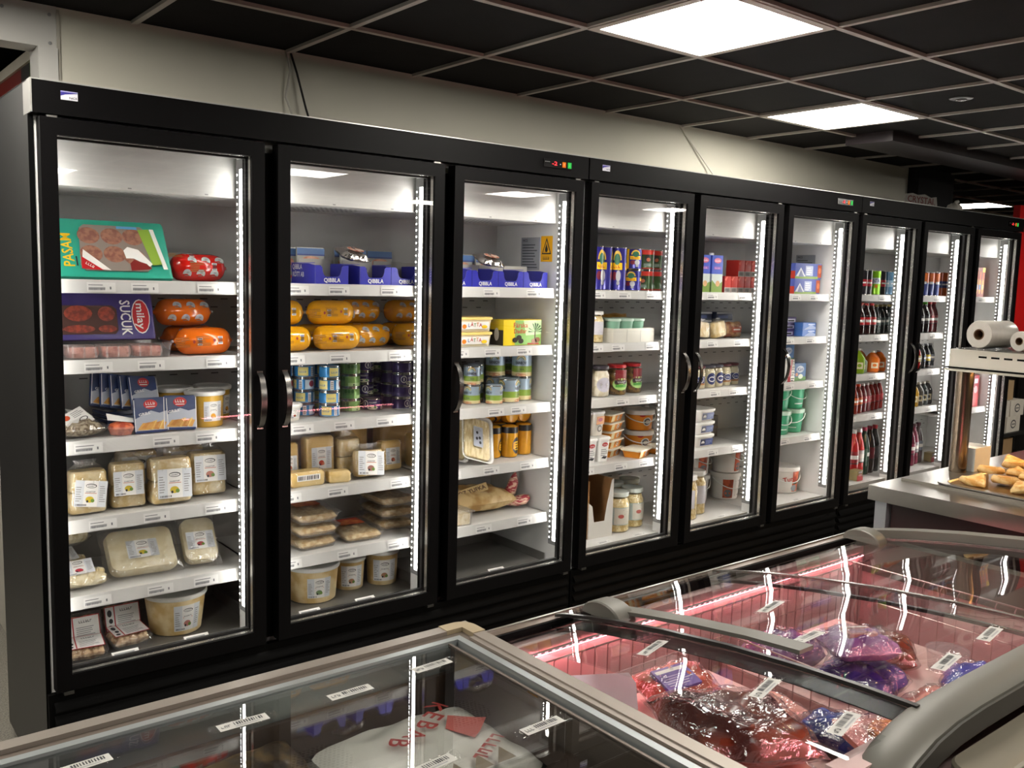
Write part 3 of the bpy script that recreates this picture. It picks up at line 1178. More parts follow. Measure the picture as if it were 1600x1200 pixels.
b.box(hx0 + .04, hx1 - .04, hy0 + .04, hy1 - .02, 1.545, 1.549, mat('3c3a36', .4))
fr = sidef(hx0, -1.30, 1.52)
for q in range(9):
    b.rect(fr, .0 + q * .052, .034 + q * .052, -.004, .004, JET, 1)
b.box(hx0 - .06, hx0, hy1 - .1, hy1 + .1, 1.463, 1.467, GLASS)
b.build('heat_lamp_shelf', ct)
MB().box(hx0 + .1, hx1 - .1, -1.62, -1.60, 1.440, 1.450, emit('heat_lamp', (1, .55, .2, 1), 70)).build('heat_lamp', ct)

# ---- film rolls lying on the shelf
def film_roll(label):
    t = thing('plastic_film_roll', label, 'film roll')
    m = mat('d6d0c6', .3, var=.08, scale=40, name='rolled_film')
    prof = [(.024, 0), (.058, 0), (.060, .004), (.060, .196), (.058, .20), (.024, .20)]
    b = MB()
    n = 28
    b.loft([[(r_ * cos(2 * pi * j / n), -z, r_ * sin(2 * pi * j / n)) for j in range(n)] for r_, z in prof], m, (False, False))
    for k in range(5):
        rr = .030 + k * .006
        for j in range(n):
            a, c_ = 2 * pi * j / n, 2 * pi * (j + 1) / n
            b.quad([(rr * cos(a), .0005, rr * sin(a)), (rr * cos(c_), .0005, rr * sin(c_)), ((rr + .0012) * cos(c_), .0005, (rr + .0012) * sin(c_)), ((rr + .0012) * cos(a), .0005, (rr + .0012) * sin(a))], mat('b9b2a6', .4))
    b.build('wound_film', t)
    c = MB()
    c.loft([[(r_ * cos(2 * pi * j / n), -z, r_ * sin(2 * pi * j / n)) for j in range(n)] for r_, z in [(.022, .004), (.022, .20), (.024, .20), (.024, -.002), (.020, -.002), (.020, .004)]], mat('6b5138', .6), (False, False))
    c.build('cardboard_core', t)
    return t


o = put('roll', film_roll, 'fat roll of clear film lying nearest on the heat lamp shelf', (3.43, -1.262, 1.5515), (0, 0, 1.42))
o = put('roll', film_roll, 'smaller roll of clear film behind the fat one on the heat lamp shelf', (3.44, -1.425, 1.5515), (0, 0, 1.36))
o.scale = (.7, 1.1, .7)
o.location.z = 1.5935
s = MB()
s.pillow(.24, .16, .002, FOILWRAP, amp=.0015, seed=3)
o = s.build('loose_film')
o.location = (3.56, -1.36, 1.5515)
o['label'] = 'loose sheet of clear film under the rolls on the heat lamp shelf'
o['category'] = 'plastic film'

# ---- tray of flatbread wedges
tx, ty = 3.40, -1.585
t = thing('gastro_tray', 'steel tray sunk in the hot counter, full of golden fried wedges', 'tray', (tx, ty, 1.0005))
b = MB()
b.rtub([(.30, .31, .05, .0), (.30, .31, .05, .006), (.27, .28, .04, .007), (.262, .272, .04, -.003)], STEEL, (False, False))
b.rtub([(.262, .272, .04, -.0012), (.262, .272, .04, .0008)], mat('8a6b40', .35, .6), (True, True))
b.build('pan', t)


def wedge(label):
    t = thing('fried_wedge', label, 'fried bread')
    m = two_tone('dc9f4e', 'f4cf8e', 30, .5, .3, name='golden_dough')
    tri = [(-.066, -.045), (.066, -.04), (.0, .066)]
    b = MB()
    rings = []
    for s_, z in ((.85, 0), (1, .008), (.97, .020), (.8, .028)):
        ring_ = []
        for q in range(3):
            a, c_ = tri[q], tri[(q + 1) % 3]
            for k in range(6):
                f = k / 6
                w = 1 - .12 * (abs(f - .0) < .01)
                ring_.append(((a[0] + (c_[0] - a[0]) * f) * s_ * w, (a[1] + (c_[1] - a[1]) * f) * s_ * w, z + .003 * sin(f * 6 + q)))
        rings.append(ring_)
    b.loft(rings, m)
    b.build('crust', t)
    return t


WW = ['nearest the tray corner', 'beside the post end of the tray', 'lying flat at the near rim', 'on top of the middle of the heap', 'half covered at the back rim',
      'leaning on the far rim', 'topmost at the right edge', 'flat beside the topmost one', 'at the far end of the heap', 'tilted over the middle pair', 'third one in the front row', 'middle one of the lowest row', 'right one of the lowest row', 'broken looking piece at the end', 'last one at the far right rim']
rnd = random.Random(4)
k = 0
for iy in range(5):
    for ix in range(3):
        x = tx - .19 + ix * .17 + rnd.uniform(-.03, .03) + (iy % 2) * .06
        y = ty + .20 - iy * .095 + rnd.uniform(-.02, .02)
        put('wedge', wedge, 'golden fried wedge in the steel tray, ' + WW[k], (x, y, 1.0022 + .017 * (k % 3)), (rnd.uniform(-.2, .2), rnd.uniform(-.25, .2), rnd.uniform(0, 6)), 'fried wedges in the tray')
        k += 1
# white box on the counter behind the post
t = thing('white_box', 'white open carton standing on the counter beside the post', 'box', (3.585, -1.20, .9965))
b = MB()
wb = mat('f6f4ef', .5, name='white_card')
b.box(-.075, .075, -.055, -.052, 0, .105, wb).box(-.075, .075, .052, .055, 0, .105, wb).box(-.075, -.072, -.052, .052, 0, .105, wb).box(.072, .075, -.052, .052, 0, .105, wb).box(-.072, .072, -.052, .052, 0, .003, wb)
b.build('carton', t)
b = MB().rtub([(.068, .048, .01, .004), (.068, .048, .01, .092)], mat('d8d4cc', .8))
b.build('napkins', t)

# ---- storage rack with cartons beyond the last fridge
rk = thing('storage_rack', 'dark metal storage rack beyond the last fridge at the right edge', 'rack', (6.90, 0, 0))
bk = mat('1a1817', .5)
for z in (.28, .62, 1.18):
    MB().box(0, 1.6, .12, .60, z, z + .03, bk).build('shelf', rk)
for x in (0, 1.56):
    for y in (.08, .60):
        MB().box(x, x + .04, y, y + .04, 0, 1.24, bk).build('post', rk)


def carton(w, d, h, col, word):
    def mk(label):
        t = thing('carton', label, 'carton')
        b = MB().rtub([(w / 2, d / 2, .004, 0), (w / 2, d / 2, .004, h)], mat(col, .7, var=.1))
        fr = flat(-d / 2)
        if word:
            b.ell(fr, 0, h * .5, w * .2, h * .28, INK, 1)
            b.ell(fr, 0, h * .5, w * .15, h * .2, mat(col, .7, var=.1), 2)
            b.rect(fr, -w * .12, w * .12, h * .47, h * .53, INK, 3)
        b.build('box', t)
        f = MB().rect(lying(h), -w / 2, w / 2, -.02, .02, mat('b08d5a', .4), 1)
        f.build('tape', t)
        return t
    return mk


for k, (x, z, lab) in enumerate(((7.03, .651, 'white printed carton, lower left of the pile on the dark rack'), (7.30, .651, 'white printed carton, lower right of the pile on the dark rack'),
                                 (7.08, .782, 'white printed carton, upper left of the pile on the dark rack'), (7.35, .782, 'white printed carton, upper right of the pile on the dark rack'))):
    put('wcarton', carton(.25, .24, .13, 'c9c2b6', True), lab, (x, .26, z), (0, 0, 0), 'white cartons on the rack')
put('bcarton', carton(.34, .26, .29, '9a7c58', False), 'large brown carton under the white ones on the dark rack', (7.15, .27, .311))
put('bcarton2', carton(.3, .2, .16, 'a58a68', False), 'brown carton wrapped in film on top of the white cartons', (7.20, .28, .913))
# the cardboard sign on top of the far fridge
t = thing('crystal_sign', 'torn white cardboard with the word CRYSTAL on top of the far fridge', 'sign', (5.775, .27, 2.3523), (0, 0, 0))
t.scale = (.85, .85, .72)
b = MB()
cb = mat('a39e97', .7)
pl = [(-.26, 0), (.26, 0), (.27, .08), (.25, .155), (.16, .14), (.05, .165), (-.06, .150), (-.15, .16), (-.25, .145), (-.27, .06)]
b.prism(pl, flat(), -.012, .0, cb)
fr = flat(-.0005)
b.text(fr, 'CRYSTAL', 0, .105, .062, mat('6e2a26', .6), .46)
b.rect(fr, .06, .16, .02, .05, mat('a03030', .6), 2)
b.build('board', t)
b = MB().prism([(-.1, 0), (.1, 0), (.1, .06)], sidef(.02), -.004, .004, cb)
b.build('strut', t)
t = thing('lint_rolls', 'pale crumpled bag lying on top of the far fridge beside the sign', 'bag', (6.12, .20, 2.3523))
b = MB().pillow(.05, .05, .05, mat('cfc9c0', .5), (0, 0, .02), amp=.008, seed=4, tb=.018)
b.build('bag', t)
b = MB().tube([(.0, 0, .06), (.02, 0, .085), (.05, 0, .09)], .012, mat('cfc9c0', .5), 8)
b.build('neck', t)
# ------------------------------------------------------------------ goods: one builder per kind
RED = mat('b81a20', .35)
YEL = mat('f2c21c', .35)
ORA = mat('e08420', .35)
SILV = mat('b9bcbc', .35, .4)
NAVY = mat('20207a', .4)
GRN = mat('4f9a3a', .4)
LGREEN = mat('8cae3c', .4)


def chub(col, crest, bar):
    """stuffed sausage roll along x with tied ends"""
    def mk(label):
        t = thing('sausage_roll', label, 'sausage')
        r, L = .049, .098
        m = mat(col, .13, var=.1, scale=60, bump=.05)
        b = MB()
        prof = [(.004, -L - .012), (.010, -L - .004), (.022, -L + .002), (.036, -L + .010), (.045, -L + .022), (r, -L + .040), (r + .001, 0), (r, L - .040), (.045, L - .022), (.036, L - .010), (.022, L - .002), (.010, L + .004), (.004, L + .012)]
        n = 28
        b.loft([[(z, r_ * sin(2 * pi * j / n) * (1 + .0), r + r_ * cos(2 * pi * j / n)) for j in range(n)] for r_, z in prof], m)

        def fr(u, v, d):
            a = v / r
            R = r + .0012 + d
            return Vector((u, -R * cos(a), r + R * sin(a)))
        if crest:
            for row, off in ((-.45, 0), (.55, .02), (1.5, 0)):
                for q in range(3):
                    cu = -.055 + q * .05 + off
                    b.ell(fr, cu, row * r, .016, .017, SILV, 1, 12, -.6, pi + .1)
                    b.ell(fr, cu + .002, row * r + .005, .006, .004, GREY, 2, 8)
                    b.rect(fr, cu - .009, cu + .010, row * r - .008, row * r - .0055, mat('70706c', .5), 2)
        if bar:
            for row, cu in ((.10, .045), (.0, -.03) if not crest else (1.2, -.03)):
                b.rect(fr, cu - .009, cu + .009, row * r - .014, row * r + .014, PAPER, 1)
                for q in range(6):
                    b.rect(fr, cu - .007, cu + .007, row * r - .011 + q * .004, row * r - .009 + q * .004, INK, 2)
                b.ell(fr, cu - .022, row * r, .005, .006, mat('a03020', .5), 1, 8)
                b.lines(fr, cu - .09, cu - .035, row * r - .018, row * r + .018, 6, mat('8a5a10', .5), 1, 2)
        b.build('casing', t)
        for s_ in (-1, 1):
            c = MB()
            c.lathe([(.006, 0), (.007, .002), (.007, .006), (.005, .008)], ALU, 10)
            o = c.build('clip', t)
            o.location = (s_ * (L + .008) - (.004 if s_ < 0 else -.0), 0, r)
            o.rotation_euler = (0, pi / 2 if s_ > 0 else -pi / 2, 0)
        return t
    return mk


def teal_pack(label):
    t = thing('sausage_pack', label, 'sausage pack')
    teal = mat('2fa48c', .3)
    b = MB()
    b.rtub([(.185, .010, .01, 0), (.187, .012, .012, .01), (.187, .012, .012, .212), (.183, .010, .01, .222)], teal)
    fr = flat(-.0122)
    b.text(fr, 'PASAM', -.148, .10, .034, YEL, .125, pi / 2)
    b.lines(fr, -.125, -.118, .04, .13, 1, INK)
    b.build('card', t)
    w = MB()
    pts = [(-.10, .022), (.10, .022), (.115, .035), (.115, .185), (.10, .198), (-.085, .198), (-.10, .185), (-.113, .045)]
    w.prism(pts, fr, -.001, .006, mat('8a8078', .3))
    f2_ = flat(-.0184)
    for k, (u, v) in enumerate(((-.075, .155), (.0, .155), (.07, .155), (-.075, .085), (.0, .085), (.065, .075))):
        w.ell(f2_, u, v, .036, .032, two_tone('86574a', 'a0705c', 60, .3, .2), 1)
    w.poly(f2_, [(-.113, .03), (-.02, .022), (-.10, .10)], PAPER, 2)
    w.poly(f2_, [(-.113, .026), (-.045, .022), (-.108, .072)], RED, 3)
    w.scrawl(f2_, -.085, .04, .03, .010, PAPER, 4, -.6)
    # white printed patch and red meat strip at the lower right
    w.poly(f2_, [(.03, .10), (.045, .115), (.08, .105), (.12, .05), (.11, .04), (.06, .07), (.035, .07)], PAPER, 3)
    w.poly(f2_, [(.045, .022), (.115, .030), (.10, .05), (.06, .065), (.045, .05)], mat('7a1c18', .4), 4)
    w.poly(f2_, [(.09, .185), (.128, .190), (.155, .05), (.12, .045)], LGREEN, 2)
    w.poly(f2_, [(.130, .190), (.144, .190), (.170, .03), (.155, .03)], PAPER, 2)
    w.rect(f2_, .02, .088, .186, .196, mat('5aa0d0', .4), 3)
    w.build('window', t)
    return t


def sucuk_pack(label):
    t = thing('sausage_pack', label, 'sausage pack')
    pur = mat('35276b', .3)
    b = MB()
    b.rtub([(.18, .009, .008, 0), (.182, .011, .011, .008), (.182, .011, .011, .158), (.178, .009, .009, .165)], pur)
    fr = flat(-.0112)
    b.text(fr, 'SUCUK', .085, .075, .034, PAPER, .125, -pi / 2)
    b.ell(fr, .135, .08, .031, .062, PAPER, 1)
    b.ell(fr, .135, .08, .028, .058, RED, 2)
    b.text(fr, 'milay', .135, .08, .026, PAPER, .092, -pi / 2, 4)
    b.build('card', t)
    w = MB()
    w.prism([(-.175, .018), (.045, .018), (.055, .03), (.055, .105), (.04, .118), (-.175, .118)], fr, -.001, .004, mat('4a3430', .25))
    f2_ = flat(-.0164)
    for k, (u, v, ru, rv) in enumerate(((-.15, .085, .03, .028), (-.07, .09, .045, .028), (.02, .088, .028, .026), (-.15, .035, .03, .012), (-.07, .036, .05, .014), (.02, .036, .03, .013))):
        w.ell(f2_, u, v, ru, rv, two_tone('6a2a22', '94402e', 60, .3, .3), 1)
    w.build('window', t)
    return t


def clear_tray(label):
    t = thing('sausage_tray', label, 'sausage tray')
    b = MB().rtub([(.17, .085, .02, .001), (.178, .093, .02, .05), (.186, .10, .02, .052), (.186, .10, .02, .054)], HAZY, (True, False))
    for q in range(9):
        b.box(-.155 + q * .036, -.149 + q * .036, -.0925, -.090, .006, .048, HAZY)
    b.build('tray', t)
    for k in range(3):
        c = MB().rtub([(.046, .07, .03, .004), (.050, .076, .03, .02), (.046, .07, .03, .040)], two_tone('a05a4c', 'cf9080', 40, .35, .3))
        o = c.build('sausage_ring', t)
        o.location.x = -.108 + k * .105
    return t


def slice_pack(label):
    """flat blue cheese card pack"""
    t = thing('cheese_pack', label, 'cheese pack')
    blue = mat('22345f', .3)
    b = MB()
    b.rtub([(.055, .006, .004, 0), (.058, .007, .006, .006), (.058, .007, .006, .118), (.054, .006, .005, .124)], blue)
    fr = flat(-.0072)
    b.poly(fr, [(-.058, .008), (.058, .008), (.058, .075), (.03, .068), (.0, .078), (-.03, .062), (-.058, .05)], mat('a9aebb', .35), 1)
    for k in range(7):
        b.poly(fr, [(-.05 + k * .013, .012 + (k % 2) * .006), (-.012 + k * .009, .010), (.005 + k * .008, .034 + (k % 3) * .005), (-.03 + k * .012, .036)], mat(['cf9a4e', 'b8762e', 'e0c070'][k % 3], .4), 2)
    b.ell(fr, .0, .100, .024, .017, RED, 2)
    b.scrawl(fr, 0, .103, .034, .010, PAPER)
    b.rect(fr, -.016, .016, .090, .093, PAPER, 3)
    b.text(fr, 'GRILL', -.022, .068, .009, PAPER, .042, .18)
    b.rect(fr, -.058, -.0555, .006, .118, PAPER, 3)
    b.rect(fr, .0555, .058, .006, .118, PAPER, 3)
    b.build('card', t)
    return t


def spice_bag(label):
    t = thing('spice_bag', label, 'spice bag')
    MB().pillow(.064, .05, .030, two_tone('6e5a40', 'b5a68a', 90, .6, .6), (0, 0, .030), amp=.004, seed=5, tb=.028).build('spices', t)
    MB().pillow(.075, .062, .034, FOILWRAP, (0, 0, .030), amp=.003, seed=6, tb=.029).build('bag', t)
    M = Matrix.Translation((-.015, -.012, .065)) @ Matrix.Rotation(.75, 4, 'X') @ Matrix.Rotation(.45, 4, 'Z')
    b = MB()
    fr = xf(lying(), M)
    b.prism([(-.05, -.035), (.05, -.035), (.05, .035), (-.05, .035)], fr, -.0008, 0, PAPER)
    b.ell(fr, -.028, .018, .014, .010, mat('c04a20', .5), 2)
    b.lines(fr, -.005, .045, .005, .03, 4, GREY, 2)
    b.ell(fr, .02, -.012, .018, .009, INK, 2)
    b.ell(fr, .02, -.012, .014, .006, PAPER, 3)
    b.lines(fr, -.045, -.01, -.03, -.005, 4, GREY, 2)
    b.build('label', t, 'white paper label with a red print')
    return t


def red_bowl(label):
    t = thing('spice_bowl', label, 'spice bowl')
    MB().lathe([(.036, .001), (.047, .03), (.050, .034)], HAZY, 24, caps=(True, False)).build('bowl', t)
    MB().lathe([(.034, .003), (.044, .026), (.036, .040), (.015, .048), (.001, .05)], two_tone('a03a20', 'd06a40', 60, .5, .6), 24).build('spices', t)
    b = MB().prism([(-.055, -.02), (.055, -.012), (.05, .012), (-.05, .02)], xf(lying(), Matrix.Translation((0, -.01, .058)) @ Matrix.Rotation(.5, 4, 'X') @ Matrix.Rotation(.25, 4, 'Y')), -.001, 0, PAPER)
    b.build('label', t, 'white paper label')
    return t


def oval_mark(b, fr, u, v, w, l=2):
    """the dairy's oval brush mark with its word"""
    b.ell(fr, u, v, w, w * .42, INK, l)
    b.ell(fr, u - w * .05, v - w * .02, w * .88, w * .30, PAPER, l + 1)
    b.scrawl(fr, u, v, w * 1.2, w * .26, INK, l + 2)


def deli_label(b, fr, w, h, u=0., v=0., acc='c9b030', accv='6a8a3a', nu=8, seed=0, word='BEYAZ', wh=PAPER2):
    """printed dairy label: blue-white ground, oval mark, word, food picture, small print"""
    b.rect(fr, u - w / 2, u + w / 2, v - h / 2, v + h / 2, wh, 1, nu)
    b.rect(fr, u - w * .22, u + w * .22, v - h / 2, v + h / 2, PAPER, 2, 4)
    oval_mark(b, fr, u, v + h * .30, w * .17, 3)
    b.scrawl(fr, u, v + h * .08, w * .30, h * .05, INK)
    b.rect(fr, u - w * .18, u + w * .18, v + h * .01, v + h * .03, mat('c05a40', .5), 3)
    b.ell(fr, u - w * .02, v - h * .22, w * .13, h * .12, mat(acc, .5), 3)
    b.ell(fr, u + w * .07, v - h * .26, w * .06, h * .07, mat(accv, .5), 4)
    b.ell(fr, u - w * .09, v - h * .29, w * .035, h * .05, INK, 4)
    b.lines(fr, u - w * .46, u - w * .27, v - h * .30, v + h * .30, 7, GREY, 2, seed)
    b.lines(fr, u + w * .27, u + w * .46, v - h * .30, v + h * .35, 8, GREY, 2, seed + 1)
    b.bars(fr, u - w * .44, u - w * .10, v - h * .46, v - h * .40, INK, 3, 8, seed)
    return b


def tub(r0, r1, h, lidc, fill, lw=None, lh=None, sy=1., acc='c9b030', accv='6a8a3a', word='PEYNIR', empty=.0, seed=0, name='cheese_tub', cat='tub'):
    """tapered bucket of cheese with a flanged lid"""
    def mk(label):
        t = thing(name, label, cat)
        b = MB().lathe([(r0 * .96, 0.0008), (r0, .004), (r1, h - .012)], fill, 32, sy=sy)
        b.build('bucket', t)
        c = MB().lathe([(r1 + .004, h - .016), (r1 + .006, h - .013), (r1 + .006, h - .004), (r1 + .002, h), (r1 - .008, h), (r1 - .011, h - .004), (.001, h - .004)], lidc, 32, sy=sy, caps=(False, False))
        c.build('lid', t)
        d = MB()
        tp = (r1 - r0) / (h - .016)
        fr = round_(r0 + tp * h * .45 + .0006, .12, h * .45, tp, (r0 + tp * h * .45) * sy + .0006)
        deli_label(d, fr, lw or r0 * 1.1, lh or h * .55, acc=acc, accv=accv, word=word, seed=seed)
        d.build('label', t)
        return t
    return mk


def cheese_bag(w, h, d, seed, blocks=2, word='BEYAZ', acc='c9b030', accv='6a8a3a', lab=True, lv=.5, wide=.6, rot=0.):
    """upright bag of cheese: block, crinkled film, label"""
    def mk(label):
        t = thing('cheese_bag', label, 'cheese')
        rnd = random.Random(seed)
        b = MB()
        hh = h * .88 / blocks
        for k in range(blocks):
            sh = rnd.uniform(-.004, .004)
            b.rtub([(w * .44, d * .38, .016, .003 + k * hh), (w * .47, d * .44, .022, .012 + k * hh), (w * .46, d * .43, .022, hh * .85 + k * hh), (w * .42, d * .36, .018, hh - .001 + k * hh)], CREAM, c=(sh, 0, 0))
        b.build('cheese', t)
        f = MB()
        rr = []
        n = 36
        for z, k in ((.0, .80), (.006, .97), (h * .3, 1.02), (h * .6, .98), (h * .85, .93), (h * .95, .72), (h * 1.02, .5), (h * 1.09, .62)):
            ring_ = []
            ph = rnd.uniform(0, 6)
            for j in range(n):
                a = 2 * pi * j / n
                e = (abs(cos(a)) ** 4 + abs(sin(a)) ** 4) ** -.25
                wob = 1 + .03 * sin(5 * a + ph) + .02 * sin(11 * a - ph)
                kk = k * wob * e
                dd = d * .5 * (1 if z < h * .9 else .35)
                ring_.append((w * .5 * kk * cos(a), dd * kk * sin(a), z))
            rr.append(ring_)
        f.loft(rr, FOILWRAP, (True, False))
        f.build('film_bag', t)
        if lab:
            g = MB()
            M = Matrix.Translation((0, -d * .53, h * lv)) @ Matrix.Rotation(-.10, 4, 'X') @ Matrix.Rotation(rot, 4, 'Y')
            deli_label(g, xf(flat(), M), w * wide, w * wide * .85, word=word, acc=acc, accv=accv, seed=seed, nu=1)
            g.build('label', t)
        return t
    return mk


def braid_cheese(label):
    t = thing('braided_cheese', label, 'cheese')
    m = two_tone('dcc795', 'f0e4c0', 40, .5, .3)
    b = MB()
    for k in range(4):
        ph = k * pi / 2
        pts = [(-.066 + q * .0055, .028 * sin(q * .75 + ph), .036 + .016 * cos(q * .75 + ph)) for q in range(25)]
        b.tube(pts, [.010 + .007 * sin(pi * q / 24) ** .5 for q in range(25)], m, 8)
    b.build('braid', t)
    MB().pillow(.078, .058, .036, FOILWRAP, (0, 0, .034), amp=.003, seed=9, tb=.033).build('film_bag', t)
    g = MB()
    M = Matrix.Translation((-.012, -.012, .078)) @ Matrix.Rotation(.62, 4, 'X') @ Matrix.Rotation(.1, 4, 'Z')
    deli_label(g, xf(lying(), M), .095, .062, acc='b03040', accv='b03040', word='ÖRGÜ', nu=1)
    g.build('label', t)
    return t


def flat_cheese(w, l, h, seed, acc='c9b030', lw=.42):
    def mk(label):
        t = thing('cheese_block', label, 'cheese')
        MB().rtub([(w * .44, l * .43, .03, .002), (w * .47, l * .46, .035, h * .4), (w * .44, l * .43, .03, h * .92), (w * .40, l * .39, .03, h)], two_tone('ecdcb0', 'f8ecca', 18, .5, .15)).build('cheese', t)
        MB().pillow(w * .53, l * .53, h * .72, FOILWRAP, (0, 0, h * .42), p=7, n=18, amp=.003, seed=seed, tb=h * .41).build('film_bag', t)
        g = MB()
        deli_label(g, lying(h * 1.14, 0, -l * .05), w * lw, w * lw * .72, acc=acc, seed=seed, nu=1)
        g.build('label', t)
        return t
    return mk


def meat_pack(label):
    """tray of chopped chicken under film with a white, red edged card on top"""
    t = thing('meat_pack', label, 'meat pack')
    MB().rtub([(.058, .046, .012, .001), (.066, .054, .014, .03), (.074, .06, .016, .034), (.074, .06, .016, .036)], HAZY, (True, False)).build('tray', t)
    b = MB()
    b.pillow(.060, .048, .026, two_tone('9d7a58', 'd9bb93', 70, .5, .9), (0, 0, .022), p=6, n=20, amp=.004, seed=2, tb=.018)
    b.build('meat', t)
    MB().pillow(.072, .058, .030, FILM, (0, 0, .0215), p=6, n=16, amp=.002, seed=3, tb=.0005).build('film', t)
    g = MB()
    fr = lying(.0535)
    g.rect(fr, -.062, .062, -.046, .046, RED, 1)
    g.rect(fr, -.059, .059, -.043, .043, PAPER, 2)
    g.rect(fr, -.030, -.026, -.043, .043, RED, 3)
    g.ell(fr, -.045, .02, .008, .013, INK, 3)
    g.ell(fr, -.042, -.008, .007, .009, INK, 3)
    g.ell(fr, -.045, -.03, .008, .007, INK, 3)
    g.lines(fr, -.018, .05, -.035, .012, 7, GREY, 3)
    g.scrawl(fr, .015, .027, .045, .009, INK)
    g.build('card', t, 'white card with red border lines')
    return t


def display_box(label):
    """dark blue shelf box with a scooped front, grey inside"""
    t = thing('display_box', label, 'display box')
    bl, gr = mat('26289a', .45), mat('a6a49e', .8)
    w, d, hf, hs = .144, .36, .074, .092
    b = MB()
    n = 7
    out = [(-w / 2, 0), (w / 2, 0), (w / 2, hf), (w / 2 - .022, hf), (w / 2 - .027, hf - .006)]
    out += [(w / 2 - .030 - .018 * (1 - cos(pi / 2 * q / n)), .030 + (hf - .036) * (1 - sin(pi / 2 * q / n)) * .98) for q in range(n + 1)]
    out += [(-x, y) for x, y in reversed(out[2:])]
    b.prism(out, flat(), -.002, 0, bl)
    b.prism(out, flat(.0021), -.001, 0, gr)
    for s_ in (-1, 1):
        x0, x1 = (w / 2 - .002, w / 2) if s_ > 0 else (-w / 2, -w / 2 + .002)
        pr = [(0.0031, 0), (.0031, hf), (.06, hf + .006), (.20, .080), (d, .082), (d, 0)]
        b.loft([[(x, y, z) for y, z in pr] for x in (x0, x1)], bl)
    b.box(-w / 2 + .002, w / 2 - .002, .003, d, 0, .003, gr).box(-w / 2 + .002, w / 2 - .002, d - .003, d, .003, .10, gr)
    b.box(-w / 2 + .0021, w / 2 - .0021, .15, .152, .003, .10, gr)
    b.build('carton', t)
    g = MB()
    g.text(flat(-.0002), 'QIBBLA', 0, .017, .016, PAPER, .072)
    s_ = sidef(-w / 2 - .0002, .12, .045)
    g.text(s_, 'QIBBLA', -.035, .022, .019, PAPER, .085)
    g.text(s_, 'KÖTT AB', -.025, -.008, .019, PAPER, .10)
    g.rect(s_, -.19, .118, .036, .038, mat('3a3fd0', .4), 2)
    g.build('print', t)
    return t


def salami_pack(label):
    """tall pack with a blue head and a salmon coloured oval window"""
    t = thing('meat_slices_pack', label, 'meat slices')
    b = MB()
    b.rtub([(.055, .004, .003, 0), (.062, .008, .006, .02), (.062, .006, .005, .12), (.061, .002, .002, .142)], mat('9c9c92', .3))
    fr = flat(-.0085)
    b.rect(fr, -.061, .061, .114, .138, mat('4a6a98', .3), 1)
    b.rect(fr, -.061, .061, .108, .114, mat('3c4a80', .3), 1)
    b.ell(fr, 0, .086, .046, .020, two_tone('b87458', 'd09a80', 50, .35, .1), 2)
    b.rect(fr, -.061, .061, .02, .045, mat('8a9a68', .35), 1)
    b.poly(fr, [(-.061, .02), (.061, .02), (.061, .034), (-.02, .024)], mat('b05038', .4), 2)
    b.build('sleeve', t)
    return t


def foil_pack(label):
    t = thing('foil_pack', label, 'foil pack')
    b = MB()
    b.pillow(.062, .05, .022, mat('c9c2bc', .12, .9, bump=.9, scale=45), (0, 0, .022), amp=.006, seed=8, tb=.018)
    fr = lambda u, v, d: Vector((u, v, .048 + d))
    b.ell(fr, .004, -.004, .040, .026, two_tone('a05038', 'd0b8a8', 50, .12, .5), 2)
    b.build('wrap', t)
    return t


